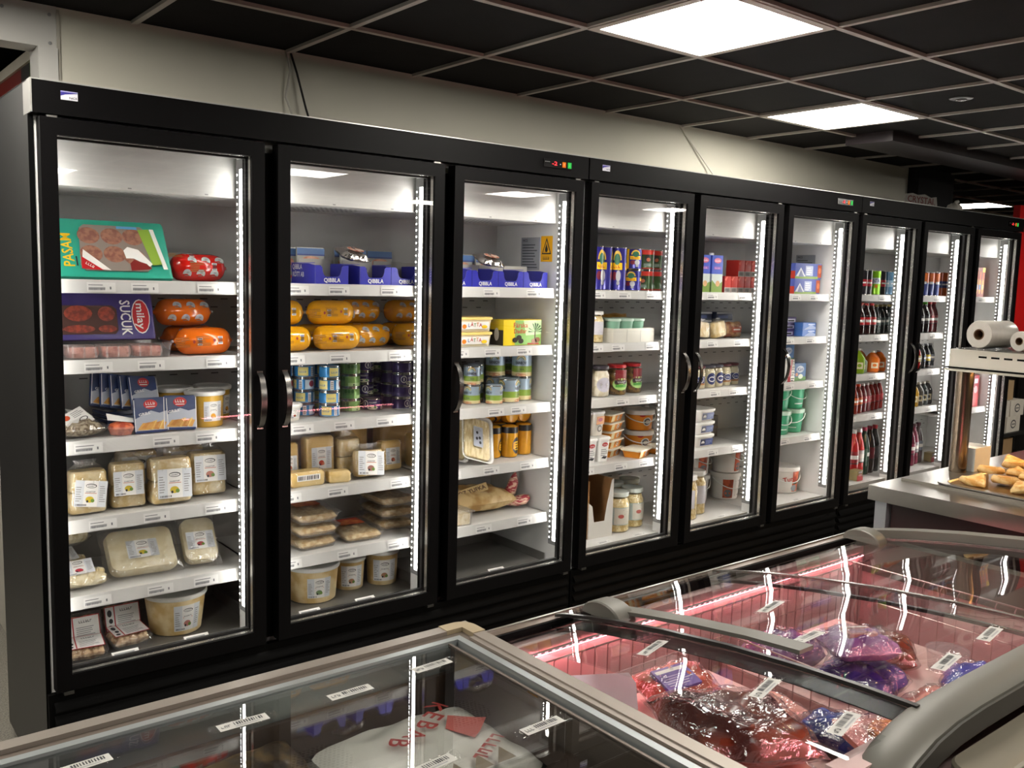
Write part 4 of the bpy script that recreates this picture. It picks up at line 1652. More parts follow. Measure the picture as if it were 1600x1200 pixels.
def can(r, h, kind):
    """food tin: rims, printed wall"""
    def mk(label):
        t = thing('tin_can', label, 'can')
        body = {'blue': '2a7ab4', 'green': '7aa05a', 'purple': '3c2c60', 'rain': '9fb2c4', 'mehari': '2e2a86', 'redgreen': '38502e', 'cola': '1c1416',
                'lime': '8cc828', 'dark': '25252c', 'skyb': '4a7898', 'orablue': '303c74', 'amber': 'c8602a'}[kind]
        b = MB().lathe([(r - .002, .0008), (r, .002), (r, .004), (r - .0012, .0055), (r - .0012, h - .0055), (r, h - .004), (r, h - .002), (r - .002, h - .0008), (r - .0035, h - .0022), (.001, h - .0022)], mat(body, .28, .25), 28, caps=(True, False))
        b.build('body', t)
        e = MB()
        for z in (.0008, h - .0058):
            e.lathe([(r - .0008, z), (r + .0006, z + .0012), (r + .0006, z + .0036), (r - .0008, z + .005)], CHROME, 28, caps=(False, False))
        e.build('rims', t)
        g = MB()
        fr = round_(r - .0008, -.25, 0)
        W2 = r * 1.1
        if kind == 'blue':
            g.rect(fr, -W2, -W2 * .1, h * .18, h * .84, mat('d6c878', .3), 1, 6)
            g.rect(fr, -W2 * .95, -W2 * .2, h * .35, h * .65, mat('d8d080', .3), 2, 4)
            g.scrawl(fr, -W2 * .56, h * .5, W2 * .6, h * .16, mat('3a5a9a', .4))
            g.rect(fr, W2 * .15, W2 * .45, h * .15, h * .85, PAPER, 1, 2)
            for q in range(8):
                g.rect(fr, W2 * .18, W2 * .42, h * (.2 + q * .075), h * (.235 + q * .075), INK, 2, 2)
            g.rect(fr, W2 * .7, W2 * 1.6, h * .15, h * .85, mat('b4c8d4', .3), 1, 6)
            g.ell(fr, W2 * 1.3, h * .55, W2 * .26, h * .24, mat('8a2a3a', .35), 2)
        elif kind == 'green':
            g.rect(fr, -W2 * 1.3, -W2 * .2, h * .1, h * .9, mat('587a48', .35), 1, 6)
            for q in range(6):
                g.ell(fr, -W2 * 1.1 + q * W2 * .15, h * (.3 + .4 * (q % 2)), W2 * .13, h * .16, mat(['5a8a48', '2e5a28'][q % 2], .35), 2, 8)
            g.rect(fr, W2 * .05, W2 * 1.2, h * .12, h * .38, mat('a8c488', .35), 1, 6)
            g.rect(fr, W2 * .5, W2 * .65, h * .18, h * .28, INK, 2)
        elif kind == 'purple':
            g.ell(fr, -W2 * .55, h * .55, W2 * .3, h * .30, PAPER, 1)
            g.ell(fr, -W2 * .55, h * .55, W2 * .24, h * .22, mat(body, .3), 2)
            g.ell(fr, -W2 * .55, h * .55, W2 * .07, h * .16, PAPER, 3, 10)
            g.ell(fr, W2 * .15, h * .25, W2 * .5, h * .15, mat('d8d8b8', .3), 1)
            g.ell(fr, W2 * .4, h * .30, W2 * .08, h * .09, GRN, 2)
            g.scrawl(fr, W2 * .2, h * .68, W2 * .7, h * .13, PAPER)
            g.rect(fr, W2 * 1.0, W2 * 1.5, h * .1, h * .35, PAPER, 1, 3)
            g.bars(fr, W2 * 1.04, W2 * 1.46, h * .13, h * .32, INK, 2, 7)
        elif kind == 'rain':
            g.rect(fr, -r * 3.1, r * 3.1, h * .22, h * .48, mat('7d9a3a', .35), 1, 24)
            g.rect(fr, -r * 3.1, r * 3.1, .004, h * .22, mat('d8c898', .35), 1, 24)
            for cu in (-W2 * .6, W2 * 1.2):
                for q, c_ in enumerate(('c8a83a', 'd8d0c0', '8a9a60')):
                    g.ell(fr, cu, h * .74, W2 * (.42 - q * .07), h * (.20 - q * .035), mat(c_, .35), 1 + q, 12, 0, pi)
                g.ell(fr, cu, h * .74, W2 * .20, h * .09, mat('9fb2c4', .28, .25), 5, 12, 0, pi)
                g.text(fr, 'RAINBOW', cu, h * .62, h * .13, INK, W2 * .95, 0, 5)
                g.scrawl(fr, cu + W2 * .1, h * .36, W2 * .4, h * .09, INK)
                g.ell(fr, cu, h * .10, W2 * .5, h * .06, mat('d0906a', .4), 3)
        elif kind == 'mehari':
            g.rect(fr, -W2 * 1.9, -W2 * 1.0, h * .05, h * .95, YEL, 1, 6)
            for cu in (-W2 * .25, W2 * 1.5):
                g.rect(fr, cu - W2 * .62, cu + W2 * .62, h * .48, h * .64, YEL, 1, 6)
                g.ell(fr, cu, h * .70, W2 * .52, h * .22, mat('e8c050', .3), 2, 16, 0, pi)
                g.ell(fr, cu, h * .72, W2 * .36, h * .13, mat('2c6a50', .3), 3)
                g.scrawl(fr, cu, h * .55, W2 * .9, h * .06, RED)
                g.ell(fr, cu - W2 * .3, h * .34, W2 * .32, h * .10, mat('7a2a3a', .3), 1)
                g.ell(fr, cu + W2 * .18, h * .34, W2 * .28, h * .13, mat('c4c4c8', .3), 2)
                g.ell(fr, cu + W2 * .18, h * .18, W2 * .18, h * .05, mat('b0b0b8', .3), 2)
        elif kind == 'redgreen':
            g.rect(fr, -r * 3.1, r * 3.1, h * .74, h * .95, mat('b02a20', .3), 1, 24)
            g.rect(fr, -r * 3.1, r * 3.1, h * .03, h * .12, mat('8a2a20', .3), 1, 24)
            for cu in (-W2 * .4, W2 * 1.0):
                g.ell(fr, cu, h * .55, W2 * .35, h * .18, mat('1e2a28', .3), 2)
                g.ell(fr, cu + .002, h * .5, W2 * .2, h * .09, mat('a05a40', .3), 3)
                g.rect(fr, cu - W2 * .4, cu + W2 * .4, h * .18, h * .32, mat('74857c', .3), 2, 4)
        elif kind == 'lime':
            g.rect(fr, -r * 1.2, r * 1.2, h * .46, h * .70, mat('d6dce6', .3), 1, 8)
            g.text(fr, 'FANTA', 0, h * .58, h * .15, mat('20307a', .4), r * 1.9, .08, 3)
            g.ell(fr, .3 * r, h * .36, r * .3, h * .07, ORA, 2)
        elif kind == 'orablue':
            g.rect(fr, -r * 3.1, r * 3.1, h * .55, h * .95, mat('b8602a', .3), 1, 20)
            g.rect(fr, -r * .5, r * .5, h * .5, h * .6, mat('c8d0d8', .3), 2, 4)
        elif kind in ('dark', 'skyb', 'amber', 'cola'):
            c_ = {'dark': 'b02030', 'skyb': '90b0c4', 'amber': '303c74', 'cola': 'b81c22'}[kind]
            g.rect(fr, -r * .9, r * 1.1, h * .35, h * .62, mat(c_, .3), 1, 8)
            g.rect(fr, -r * .5, r * .7, h * .46, h * .52, PAPER, 2, 4)
        g.build('label', t)
        return t
    return mk


def block(w, d, h, seed, word='KAŞAR', acc='c0402c', lab=True, strip=False, part2=0.):
    """cheese block, edges softened, in tight film"""
    def mk(label):
        t = thing('cheese_block', label, 'cheese')
        m = two_tone('d6b26a', 'ead096', 9, .4, .08)
        b = MB()
        b.rtub([(w / 2 - .006, d / 2 - .006, .01, .0006), (w / 2, d / 2, .014, .008), (w / 2, d / 2, .014, h - .010), (w / 2 - .008, d / 2 - .008, .012, h)], m)
        b.build('cheese', t)
        f = MB()
        e = .0025
        f.rtub([(w / 2 + e, d / 2 + e, .012, .001), (w / 2 + e, d / 2 + e, .012, h + e * .6)], FILM, (False, True))
        for s_ in (-1, 1):
            f.prism([(s_ * w / 2, .006), (s_ * (w / 2 + .012), .004), (s_ * (w / 2 + .016), h * .98), (s_ * w / 2, h * .96)][::s_], flat(), -.0008, 0, FILM)
        f.build('film_bag', t)
        g = MB()
        if lab:
            deli_label(g, flat(-d / 2 - .003, 0, h * .48), w * .72, min(h * .62, w * .72), acc=acc, accv='d08060', word=word, seed=seed, nu=1)
        if strip:
            fr = flat(-d / 2 - .003, .0, h * .62)
            g.rect(fr, -.05, .05, -.012, .012, PAPER)
            g.bars(fr, -.045, .045, -.008, .008, INK, 2, 12, seed)
        if lab or strip:
            g.build('label', t)
        return t
    return mk


def food_tray(label):
    """low clear tray of pale food, film top with an orange picture"""
    t = thing('food_tray', label, 'food tray')
    MB().rtub([(.078, .105, .018, .001), (.088, .118, .02, .036), (.096, .126, .022, .040), (.096, .126, .022, .042)], HAZY, (True, False)).build('tray', t)
    MB().pillow(.080, .108, .020, two_tone('c9a56c', 'e8cf9c', 45, .55, .7), (0, 0, .020), p=7, n=18, amp=.003, seed=4, tb=.018).build('food', t)
    g = MB().pillow(.096, .126, .006, FOILWRAP, (0, 0, .043), p=8, n=12, amp=.002, seed=7, tb=.001)
    fr = lying(.0505)
    g.rect(fr, -.055, .055, .0, .085, two_tone('b0482a', 'd08a4a', 30, .4, .1), 1)
    g.rect(fr, -.055, .055, .070, .090, mat('b03030', .4), 2)
    g.build('film_top', t)
    return t


def margarine(label):
    t = thing('margarine_tub', label, 'margarine')
    b = MB().rtub([(.098, .052, .02, .001), (.106, .060, .024, .054)], mat('eee2c0', .35))
    fr = flat(-.0575, 0, .028)
    b.rect(fr, -.075, .080, -.016, .016, PAPER, 6)
    for q, (ch, c_) in enumerate((('L', '2a50a0'), ('Ä', 'c03030'), ('T', '4a8a40'), ('T', 'd08020'), ('A', 'c03030'))):
        b.text(fr, ch, -.032 + q * .016, .002 + (q % 2) * .003, .016, mat(c_, .4), None, 0, 9)
    b.ell(fr, .055, -.006, .016, .008, YEL, 8)
    b.ell(fr, -.058, -.004, .012, .010, ORA, 8)
    b.build('tub', t)
    MB().rtub([(.110, .064, .026, .053), (.111, .065, .026, .058), (.110, .064, .026, .064), (.102, .056, .022, .066)], mat('efd27a', .3)).build('lid', t, 'yellow lid')
    return t


def date_box(label):
    t = thing('date_box', label, 'date box')
    g_, y_ = mat('7fae58', .35), mat('e8cc22', .35)
    w, d, h = .226, .10, .118
    b = MB().box(-w / 2, w / 2, -d / 2, d / 2, .0006, h, y_)
    fr = flat(-d / 2)
    b.rect(fr, -w * .2, w / 2, .002, h - .002, g_, 1)
    b.poly(fr, [(w * .02, h - .002), (w / 2, h - .002), (w / 2, .05), (.02, .045)], mat('b4d49a', .35), 2)
    b.text(fr, 'Färska', -.012, .094, .022, mat('b8402a', .4), .085)
    b.text(fr, 'Dadlar', -.014, .066, .020, mat('b8402a', .4), .075)
    for k in range(9):
        a = k / 8 * pi
        b.poly(fr, [(.075, .062), (.075 + .042 * cos(a) - .004 * sin(a), .066 + .040 * sin(a)), (.075 + .042 * cos(a) + .006 * sin(a), .060 + .040 * sin(a))], mat('2a4a2a', .4), 3 + k % 3)
    b.rect(fr, .072, .078, .03, .064, mat('5a4030', .4), 3)
    for u, v in ((-.045, .025), (-.022, .036), (-.01, .020), (.07, .018), (.09, .024)):
        b.ell(fr, u, v, .016, .012, mat('2e2820' if u < 0 else '8a5a40', .3), 4)
    b.rect(fr, .03, .10, .003, .010, mat('a03a30', .4), 3)
    s_ = sidef(-w / 2)
    b.rect(s_, -d / 2, d / 2, .0, h * .6, mat('3a3428', .4), 1)
    b.ell(s_, .0, .05, .018, .03, PAPER, 2)
    b.build('carton', t)
    return t


def dark_box(label):
    t = thing('date_box', label, 'date box')
    b = MB().box(-.06, .06, -.05, .05, .0006, .112, mat('3a2e1c', .4))
    fr = flat(-.05)
    b.rect(fr, -.058, -.03, .0, .11, mat('d8b828', .4), 1)
    for u, v in ((-.012, .02), (.012, .028), (.034, .018), (.02, .05), (-.01, .055)):
        b.ell(fr, u, v, .014, .016, mat('14120e', .3), 2)
    b.poly(fr, [(-.02, .11), (.02, .11), (.035, .05), (.01, .04)], mat('c9c6b8', .4), 1)
    b.build('carton', t)
    return t


def slice_tray(label):
    """white tray with grated cheese seen through the film, blue-grey label"""
    t = thing('cheese_tray', label, 'cheese tray')
    b = MB().rtub([(.075, .012, .02, .0), (.083, .022, .026, .006)], WHITEP)
    # upright tray: built lying, then stood up
    b = MB()
    b.rtub([(.066, .096, .02, 0), (.078, .108, .024, .026), (.086, .116, .028, .028), (.086, .116, .028, .031)], WHITEP, (True, False))
    b.rtub([(.070, .100, .02, .016), (.068, .098, .02, .026)], two_tone('d5bf88', 'efe0b4', 70, .5, .8, stretch=(1, .35, 1)))
    b.build('tray', t)
    MB().rtub([(.084, .114, .027, .0318), (.082, .112, .026, .0325)], FILM, (False, True)).build('film', t)
    g = MB()
    fr = lying(.033, 0, .005)
    g.rect(fr, -.026, .026, -.05, .05, mat('b4bac8', .5), 1)
    for u, v in ((-.008, -.01), (.008, -.005), (-.006, .02), (.01, -.028)):
        g.ell(fr, u, v, .007, .008, INK, 2, 8)
    g.lines(fr, -.02, .02, .025, .046, 4, GREY, 2)
    g.build('label', t)
    return t


def biscuit_roll(label):
    t = thing('biscuit_roll', label, 'biscuit pack')
    m = mat('d99a22', .25, var=.15, scale=50)
    b = MB().lathe([(.028, .0008), (.038, .004), (.041, .014), (.041, .136), (.038, .148), (.026, .153), (.001, .152)], m, 24)
    fr = round_(.0412, -.1)
    bk_ = mat('1c1a1a', .35)
    b.rect(fr, -.06, .06, .118, .146, bk_, 1, 10)
    b.poly(fr, [(-.03, .118), (.03, .118), (.006, .085)], bk_, 1)
    b.ell(fr, .035, .058, .026, .040, bk_, 1)
    for q in range(4):
        b.rect(fr, .022, .048, .036 + q * .012, .041 + q * .012, YEL, 2, 3)
    b.build('wrapper', t)
    return t


def pastry_bag(label):
    t = thing('pastry_bag', label, 'pastry bag')
    m = two_tone('b08a4e', 'd6bb86', 14, .35, .3)
    b = MB()
    b.pillow(.205, .13, .052, m, (0, 0, .05), p=4, n=22, amp=.007, seed=11, tb=.049)
    b.build('bag', t)
    g = MB()
    M = Matrix.Translation((-.02, -.085, .094)) @ Matrix.Rotation(.80, 4, 'X') @ Matrix.Rotation(.16, 4, 'Z')
    fr = xf(lying(), M)
    g.prism([(-.10, .0), (.085, .0), (.095, .04), (-.10, .036)], fr, -.002, 0, mat('d2b680', .45))
    g.text(fr, 'ÖZ YUFKA', -.006, .019, .020, mat('4a1c1a', .5), .165)
    g.scrawl(fr, -.01, -.020, .19, .017, mat('9a3038', .5))
    for q in range(3):
        g.prism([(-.19, .012 + q * .012), (-.105, .006 + q * .012), (-.105, .012 + q * .012), (-.19, .018 + q * .012)], fr, -.002, 0, mat('a03444', .5))
    g.build('print', t)
    stripe = two_tone('a02c3c', 'dcb8a0', 14, .35, .2, .47, .53, stretch=(3, 3, 9))
    for nm, pts, rr in (('twisted_end', [(.185, -.03, .05), (.215, -.05, .075), (.225, -.055, .12), (.232, -.058, .165)], [.022, .030, .026, .006]),
                        ('twisted_end', [(.17, -.085, .035), (.21, -.105, .035), (.25, -.115, .042), (.275, -.118, .05)], [.020, .026, .026, .012])):
        MB().tube(pts, rr, stripe, 10).build(nm, t, 'red and white striped end')
    return t


def clear_box(label):
    t = thing('clear_food_box', label, 'food box')
    MB().rtub([(.055, .05, .008, .001), (.058, .053, .008, .060), (.066, .060, .01, .062), (.066, .060, .01, .066)], HAZY).build('box', t)
    MB().rtub([(.050, .046, .01, .004), (.052, .047, .01, .050)], two_tone('d8c49a', 'efe3c4', 50, .6, .6)).build('pastry', t)
    return t


def jar(r, h, fill, lidc, kind):
    def mk(label):
        t = thing('food_jar', label, 'jar')
        sh = h * .76
        rn = r * .80
        lh = h * .11
        food = {'pale': two_tone('c8ac6c', 'ead9a8', 55, .35, .6), 'pickle': two_tone('4a3418', '8a6a30', 55, .3, .6), 'white': two_tone('d8ccac', 'f0e8d4', 40, .4, .4), 'mayo': mat('d9cfae', .35)}[fill]
        MB().lathe([(r * .88, .003), (r * .95, .008), (r * .95, sh * .92), (rn * .93, h * .84)], food, 26).build('contents', t)
        MB().lathe([(r * .9, .0008), (r, .008), (r, sh * .93), (r * .93, sh * 1.02), (rn, h * .86), (rn, h - lh)], clear('jar_glass', .06, .6), 26, caps=(False, False)).build('glass', t)
        MB().lathe([(rn + .004, h - lh), (rn + .006, h - lh + .002), (rn + .006, h - .003), (rn + .003, h), (.001, h)], lidc, 26, caps=(True, False)).build('lid', t)
        g = MB()
        fr = round_(r + .0006, .05, h * .42)
        if kind == 'deli':
            g.rect(fr, -r * 1.0, r * 1.0, -h * .22, h * .22, mat('a9b8b4', .4), 1, 10)
            g.rect(fr, -r * .35, r * .95, -h * .2, h * .2, mat('cfcabc', .4), 2, 8)
            g.lines(fr, -r * .9, -r * .4, -h * .18, h * .18, 8, GREY, 2)
            g.poly(fr, [(r * .05, h * .06), (r * .4, h * .16), (r * .8, h * .12), (r * .5, h * .04)], INK, 3)
            g.ell(fr, r * .2, h * .0, r * .25, h * .05, mat('b05a50', .4), 3)
            g.lines(fr, -r * .2, r * .8, -h * .17, -h * .05, 4, GREY, 3)
        elif kind == 'paper':
            g.rect(fr, -r * .75, r * .8, -h * .16, h * .26, mat('c9c7cf', .45), 1, 8)
            g.poly(fr, [(-r * .3, h * .10), (r * .2, h * .2), (r * .7, h * .17), (r * .1, h * .08)], mat('6a6a90', .4), 2)
            g.lines(fr, -r * .6, r * .6, -h * .12, h * .02, 5, GREY, 2)
        elif kind == 'oval':
            g.ell(fr, 0, -h * .02, r * .8, h * .24, mat('c9c6d2', .45), 1)
            g.lines(fr, -r * .5, r * .5, -h * .12, h * .06, 5, GREY, 2)
        elif kind == 'zuccato':
            g.rect(fr, -r * .55, r * .75, h * .05, h * .42, mat('7c1c24', .4), 1, 8)
            g.ell(fr, .1 * r, -h * .05, r * .9, h * .20, mat('a9d07a', .4), 2)
            g.rect(fr, -r * .6, r * .8, -h * .03, h * .08, mat('30222a', .4), 3, 6)
            g.scrawl(fr, .1 * r, h * .03, r * .8, h * .06, PAPER, 5)
            g.rect(fr, -r * .5, r * .7, -h * .15, -h * .06, GRN, 3, 6)
            g.lines(fr, -r * .4, r * .6, h * .12, h * .38, 4, mat('b06a70', .4), 2)
        elif kind == 'blue':
            g.rect(fr, -r * .8, r * .8, -h * .24, h * .14, mat('34406e', .4), 1, 8)
            g.ell(fr, 0, .0, r * .6, h * .15, PAPER, 2)
            g.ell(fr, 0, .0, r * .5, h * .12, mat('2c3a78', .4), 3)
            g.scrawl(fr, 0, 0, r * .7, h * .08, PAPER, 5)
            g.rect(fr, -r * .8, r * .8, -h * .24, -h * .16, mat('a8784a', .4), 2, 6)
        elif kind == 'ovalblue':
            g.ell(fr, r * .2, 0, r * .75, h * .26, mat('2c3668', .4), 1)
            g.ell(fr, r * .2, -h * .02, r * .5, h * .12, PAPER, 2)
            g.ell(fr, r * .2, -h * .02, r * .4, h * .08, mat('2c3668', .4), 3)
        g.build('label', t)
        return t
    return mk


def carry_pail(r0, r1, h, colm, kind):
    """plastic pail with rim, lid and a bail handle"""
    def mk(label):
        t = thing('food_pail', label, 'pail')
        MB().lathe([(r0 * .95, .0008), (r0, .004), (r1, h - .014)], colm, 30).build('pail', t)
        MB().lathe([(r1 + .003, h - .026), (r1 + .007, h - .024), (r1 + .007, h - .003), (r1 + .004, h), (r1 - .01, h), (r1 - .012, h - .004), (.001, h - .004)], WHITEP if kind != 'green' else mat('c4dfcf', .3), 30, caps=(False, False)).build('lid', t)
        n = 16
        hp = [((r1 + .009) * cos(pi * q / n), -(r1 + .011) * sin(pi * q / n) * 1.02, h * .80 - h * .36 * sin(pi * q / n)) for q in range(n + 1)]
        MB().tube(hp, .0028, mat('e6ece8', .35), 6).build('bail_handle', t, 'thin white bail handle')
        g = MB()
        tp = (r1 - r0) / (h - .018)
        fr = round_(r0 + tp * h * .45 + .0008, 0, h * .45, tp)
        if kind == 'orange':
            g.ell(fr, .02, 0, .026, .024, PAPER, 1)
            g.ell(fr, .02, 0, .020, .018, mat('5a5a60', .4), 2)
            g.ell(fr, .022, -.002, .014, .011, mat('d8d0c0', .4), 3)
            g.ell(fr, -.01, .034, .016, .008, RED, 2)
        elif kind == 'green':
            g.rect(fr, -r0 * .6, r0 * .5, -h * .25, -h * .2, mat('e0f0e8', .4), 1, 6)
        elif kind == 'tuna':
            g.rect(fr, r0 * .25, r0 * 1.25, -h * .38, h * .40, two_tone('a03a1c', 'd9622e', 22, .4, .0), 1, 8)
            g.poly(fr, [(-r0 * .5, -h * .36), (r0 * .3, h * .05), (r0 * .9, -h * .1), (r0 * 1.0, -h * .38)], mat('4a4e52', .4), 2)
            g.ell(fr, r0 * .45, -h * .24, r0 * .3, h * .12, mat('8a9298', .4), 3)
            g.ell(fr, r0 * .55, -h * .05, r0 * .25, h * .05, mat('4a5a3a', .4), 3)
            g.text(fr, 'Tuna', .0, h * .12, h * .17, mat('b82a20', .4), r0 * 1.0, .22, 5)
        elif kind == 'tunaback':
            g.rect(fr, -r0 * .9, -r0 * .1, -h * .38, h * .32, two_tone('8a3a20', 'c05a34', 22, .4, .0), 1, 8)
            g.ell(fr, -r0 * .5, -h * .2, r0 * .3, h * .14, mat('5a6066', .4), 2)
            g.lines(fr, .1 * r0, r0 * .9, -h * .3, h * .3, 9, GREY, 1)
        g.build('label', t)
        return t
    return mk


def blue_tub(label):
    t = thing('yoghurt_tub', label, 'tub')
    MB().rtub([(.072, .06, .03, .0008), (.080, .068, .034, .058)], mat('e4e0da', .35)).build('tub', t)
    MB().rtub([(.086, .074, .038, .057), (.088, .076, .038, .062), (.088, .076, .038, .070), (.080, .068, .034, .073)], WHITEP).build('lid', t)
    g = MB()
    fr = flat(-.0662, 0, .030)
    bl = mat('3a4a86', .4)
    g.M = Matrix.Rotation(.0, 4, 'X')
    g.rect(lambda u, v, d: Vector((u, -.0655 - .0012 - d - v * .13, .030 + v)), -.045, .062, -.019, .019, bl, 1)
    f2_ = lambda u, v, d: Vector((u, -.0655 - .0012 - d - v * .13, .030 + v))
    g.rect(f2_, -.043, -.005, -.016, .016, mat('22243a', .4), 2)
    g.ell(f2_, -.024, -.006, .015, .014, PAPER, 3, 12, 0, pi)
    g.lines(f2_, .004, .055, -.010, .012, 3, mat('8a96c0', .4), 2)
    g.build('label', t)
    return t


def orange_tub(label):
    t = thing('cheese_spread_tub', label, 'tub')
    om = mat('df8a1e', .35)
    MB().rtub([(.066, .044, .012, .0008), (.076, .054, .014, .038)], om).build('tub', t)
    MB().rtub([(.082, .060, .016, .037), (.083, .061, .016, .040), (.083, .061, .016, .045), (.079, .057, .014, .046)], mat('e8e0cc', .35)).build('lid', t)
    g = MB()
    fr = lambda u, v, d: Vector((u, -.049 - .0012 - d - v * .27, .019 + v))
    g.rect(fr, -.068, -.030, -.015, .015, mat('e8d8a8', .4), 1)
    g.ell(fr, .012, .0, .014, .013, PAPER, 1)
    g.ell(fr, .012, .0, .010, .009, mat('6a5a50', .4), 2)
    g.ell(fr, .012, .0, .006, .005, mat('e8d0b0', .4), 3)
    g.lines(fr, .032, .062, -.010, .010, 3, mat('b06010', .4), 1)
    g.build('label', t)
    return t


def white_cup(orange):
    def mk(label):
        t = thing('yoghurt_cup', label, 'cup')
        h = .128
        MB().rtub([(.034, .034, .016, .0008), (.042, .042, .018, h - .012)], WHITEP if not orange else mat('e9e2d4', .35)).build('cup', t)
        MB().rtub([(.046, .046, .02, h - .014), (.046, .046, .02, h - .004), (.042, .042, .018, h)], WHITEP).build('lid', t)
        g = MB()
        fr = lambda u, v, d: Vector((u, -.0385 - .001 - d - v * .07, .060 + v))
        if orange:
            g.rect(fr, -.032, .034, .0, .042, ORA, 1)
            g.ell(fr, 0, .024, .018, .010, RED, 2)
            g.ell(fr, .0, -.022, .020, .018, mat('8a8478', .4), 1)
            g.ell(fr, .0, -.022, .012, .010, mat('d8d4c8', .4), 2)
        else:
            g.ell(fr, 0, .030, .020, .011, RED, 1)
            g.scrawl(fr, 0, .030, .026, .008, PAPER)
            g.lines(fr, -.024, .026, -.028, .012, 4, GREY, 1)
            g.poly(fr, [(-.02, -.04), (-.005, -.03), (.022, -.034), (.01, -.046)], INK, 2)
        g.build('label', t)
        return t
    return mk


def box_pack(name, cat, w, d, h, base, paint):
    def mk(label):
        t = thing(name, label, cat)
        b = MB().rtub([(w / 2 - .0015, d / 2 - .0015, .003, .0006), (w / 2, d / 2, .003, .002), (w / 2, d / 2, .003, h - .002), (w / 2 - .0015, d / 2 - .0015, .003, h)], mat(base, .4))
        paint(b, flat(-d / 2), sidef(-w / 2), w, d, h)
        b.build('carton', t)
        return t
    return mk


def milk_carton(label):
    t = thing('milk_carton', label, 'milk carton')
    w, d, h = .092, .07, .205
    b = MB().box(-w / 2, w / 2, -d / 2, d / 2, .0006, h, mat('3a52b4', .35))
    fr, sd = flat(-d / 2), sidef(-w / 2)
    for f, ww in ((fr, w), (sd, d)):
        b.rect(f, -ww / 2, ww / 2, .0, h * .50, mat('bac4c0', .4), 1)
        b.poly(f, [(-ww / 2, .0), (ww / 2, .0), (ww / 2, h * .30), (0, h * .18), (-ww / 2, h * .34)], mat('6f8a3c', .4), 2)
        b.ell(f, .006, h * .24, ww * .2, h * .08, mat('c89a6a', .4), 3)
        b.ell(f, 0, h * .86, ww * .34, h * .07, mat('d06a8a', .4), 2)
        b.scrawl(f, 0, h * .86, ww * .5, h * .05, PAPER)
        b.rect(f, -ww * .34, ww * .36, h * .62, h * .70, mat('7a50a8', .4), 2)
        b.scrawl(f, 0, h * .66, ww * .5, h * .05, mat('d8a0c8', .4))
    b.build('carton', t)
    MB().lathe([(.014, h), (.014, h + .012), (.012, h + .014), (.001, h + .014)], WHITEP, 16, (-.015, 0, 0)).build('cap', t, 'white screw cap')
    return t


def p_red(b, fr, sd, w, d, h):
    b.rect(fr, -w / 2, w / 2, 0, h * .32, mat('a8a49c', .4), 1)
    b.poly(fr, [(-w / 2, h * .8), (-w * .2, h * .97), (0, h * .97), (-w * .3, h * .7)], mat('d87060', .4), 1)
    b.bars(fr, -w * .38, w * .38, h * .06, h * .26, INK, 2, 7)


def p_cream(b, fr, sd, w, d, h):
    b.poly(fr, [(-w * .48, h * .12), (-w * .30, h * .72), (-w * .10, h * .12)], mat('cfd2da', .4), 1)
    b.poly(fr, [(-w * .38, h * .12), (-w * .30, h * .60), (-w * .22, h * .3), (-w * .16, h * .12)], mat('7a80a0', .4), 2)
    b.rect(fr, -w / 2, w * .36, 0, h * .16, mat('7c9a3c', .4), 1)
    b.rect(fr, -w * .12, w * .16, h * .2, h * .84, mat('9aa4c4', .3), 1)
    b.lines(fr, -w * .08, w * .12, h * .26, h * .8, 4, PAPER, 2)
    b.rect(fr, w * .34, w * .49, h * .1, h * .92, mat('a84a2a', .4), 1)
    b.ell(fr, w * .42, h * .55, w * .05, h * .2, mat('d07a50', .4), 2)
    b.rect(sd, -d / 2, d / 2, 0, h * .5, mat('b03a2c', .4), 1)


def p_purple(b, fr, sd, w, d, h):
    b.rect(fr, -w * .35, w * .4, h * .2, h * .7, mat('c8c2d8', .4), 1)
    b.rect(fr, -w * .2, w * .3, h * .3, h * .55, INK, 2)


def p_bluebox(b, fr, sd, w, d, h):
    b.poly(fr, [(-w * .4, 0), (w * .1, h * .7), (w * .5, h * .3), (w * .5, 0)], mat('9aa8c8', .4), 1)
    b.rect(fr, -w * .1, w * .4, h * .62, h * .85, mat('b8c4dc', .4), 2)


def p_kiri(b, fr, sd, w, d, h):
    b.ell(fr, 0, h * .66, w * .32, h * .2, mat('b0b8c8', .4), 1)
    b.text(fr, 'Kiri', 0, h * .66, h * .2, mat('24305a', .4), w * .46)
    b.rect(fr, -w / 2, w / 2, 0, h * .22, mat('5a8a4a', .4), 1)
    b.ell(fr, w * .05, h * .24, w * .2, h * .14, mat('d2dcc8', .4), 2)
    b.ell(fr, -w * .28, h * .36, w * .12, h * .1, mat('c8906a', .4), 2)


def p_redwhite(b, fr, sd, w, d, h):
    b.rect(fr, -w * .5, -w * .1, 0, h, mat('a82a30', .4), 1)
    b.lines(fr, -w * .05, w * .45, h * .15, h * .85, 2, INK, 1)


def p_darkblue(b, fr, sd, w, d, h):
    b.rect(fr, -w / 2, w / 2, h * .80, h, mat('a8a8ac', .4), 1)
    b.rect(fr, -w * .4, w * .2, h * .25, h * .6, mat('3a4a7c', .4), 1)


def p_orangepack(b, fr, sd, w, d, h):
    for q in range(3):
        cu = -w * .32 + q * w * .32
        b.ell(fr, cu, h * .40, w * .13, h * .30, mat('e8a040', .4), 1)
        b.ell(fr, cu, h * .72, w * .09, h * .16, mat('e0642c', .4), 2)
        b.rect(fr, cu - w * .1, cu + w * .1, h * .25, h * .42, mat(['c8d0d8', '6a80b0', 'd8c880'][q], .4), 2)
    b.rect(fr, w * .2, w * .5, h * .84, h, YEL, 3)


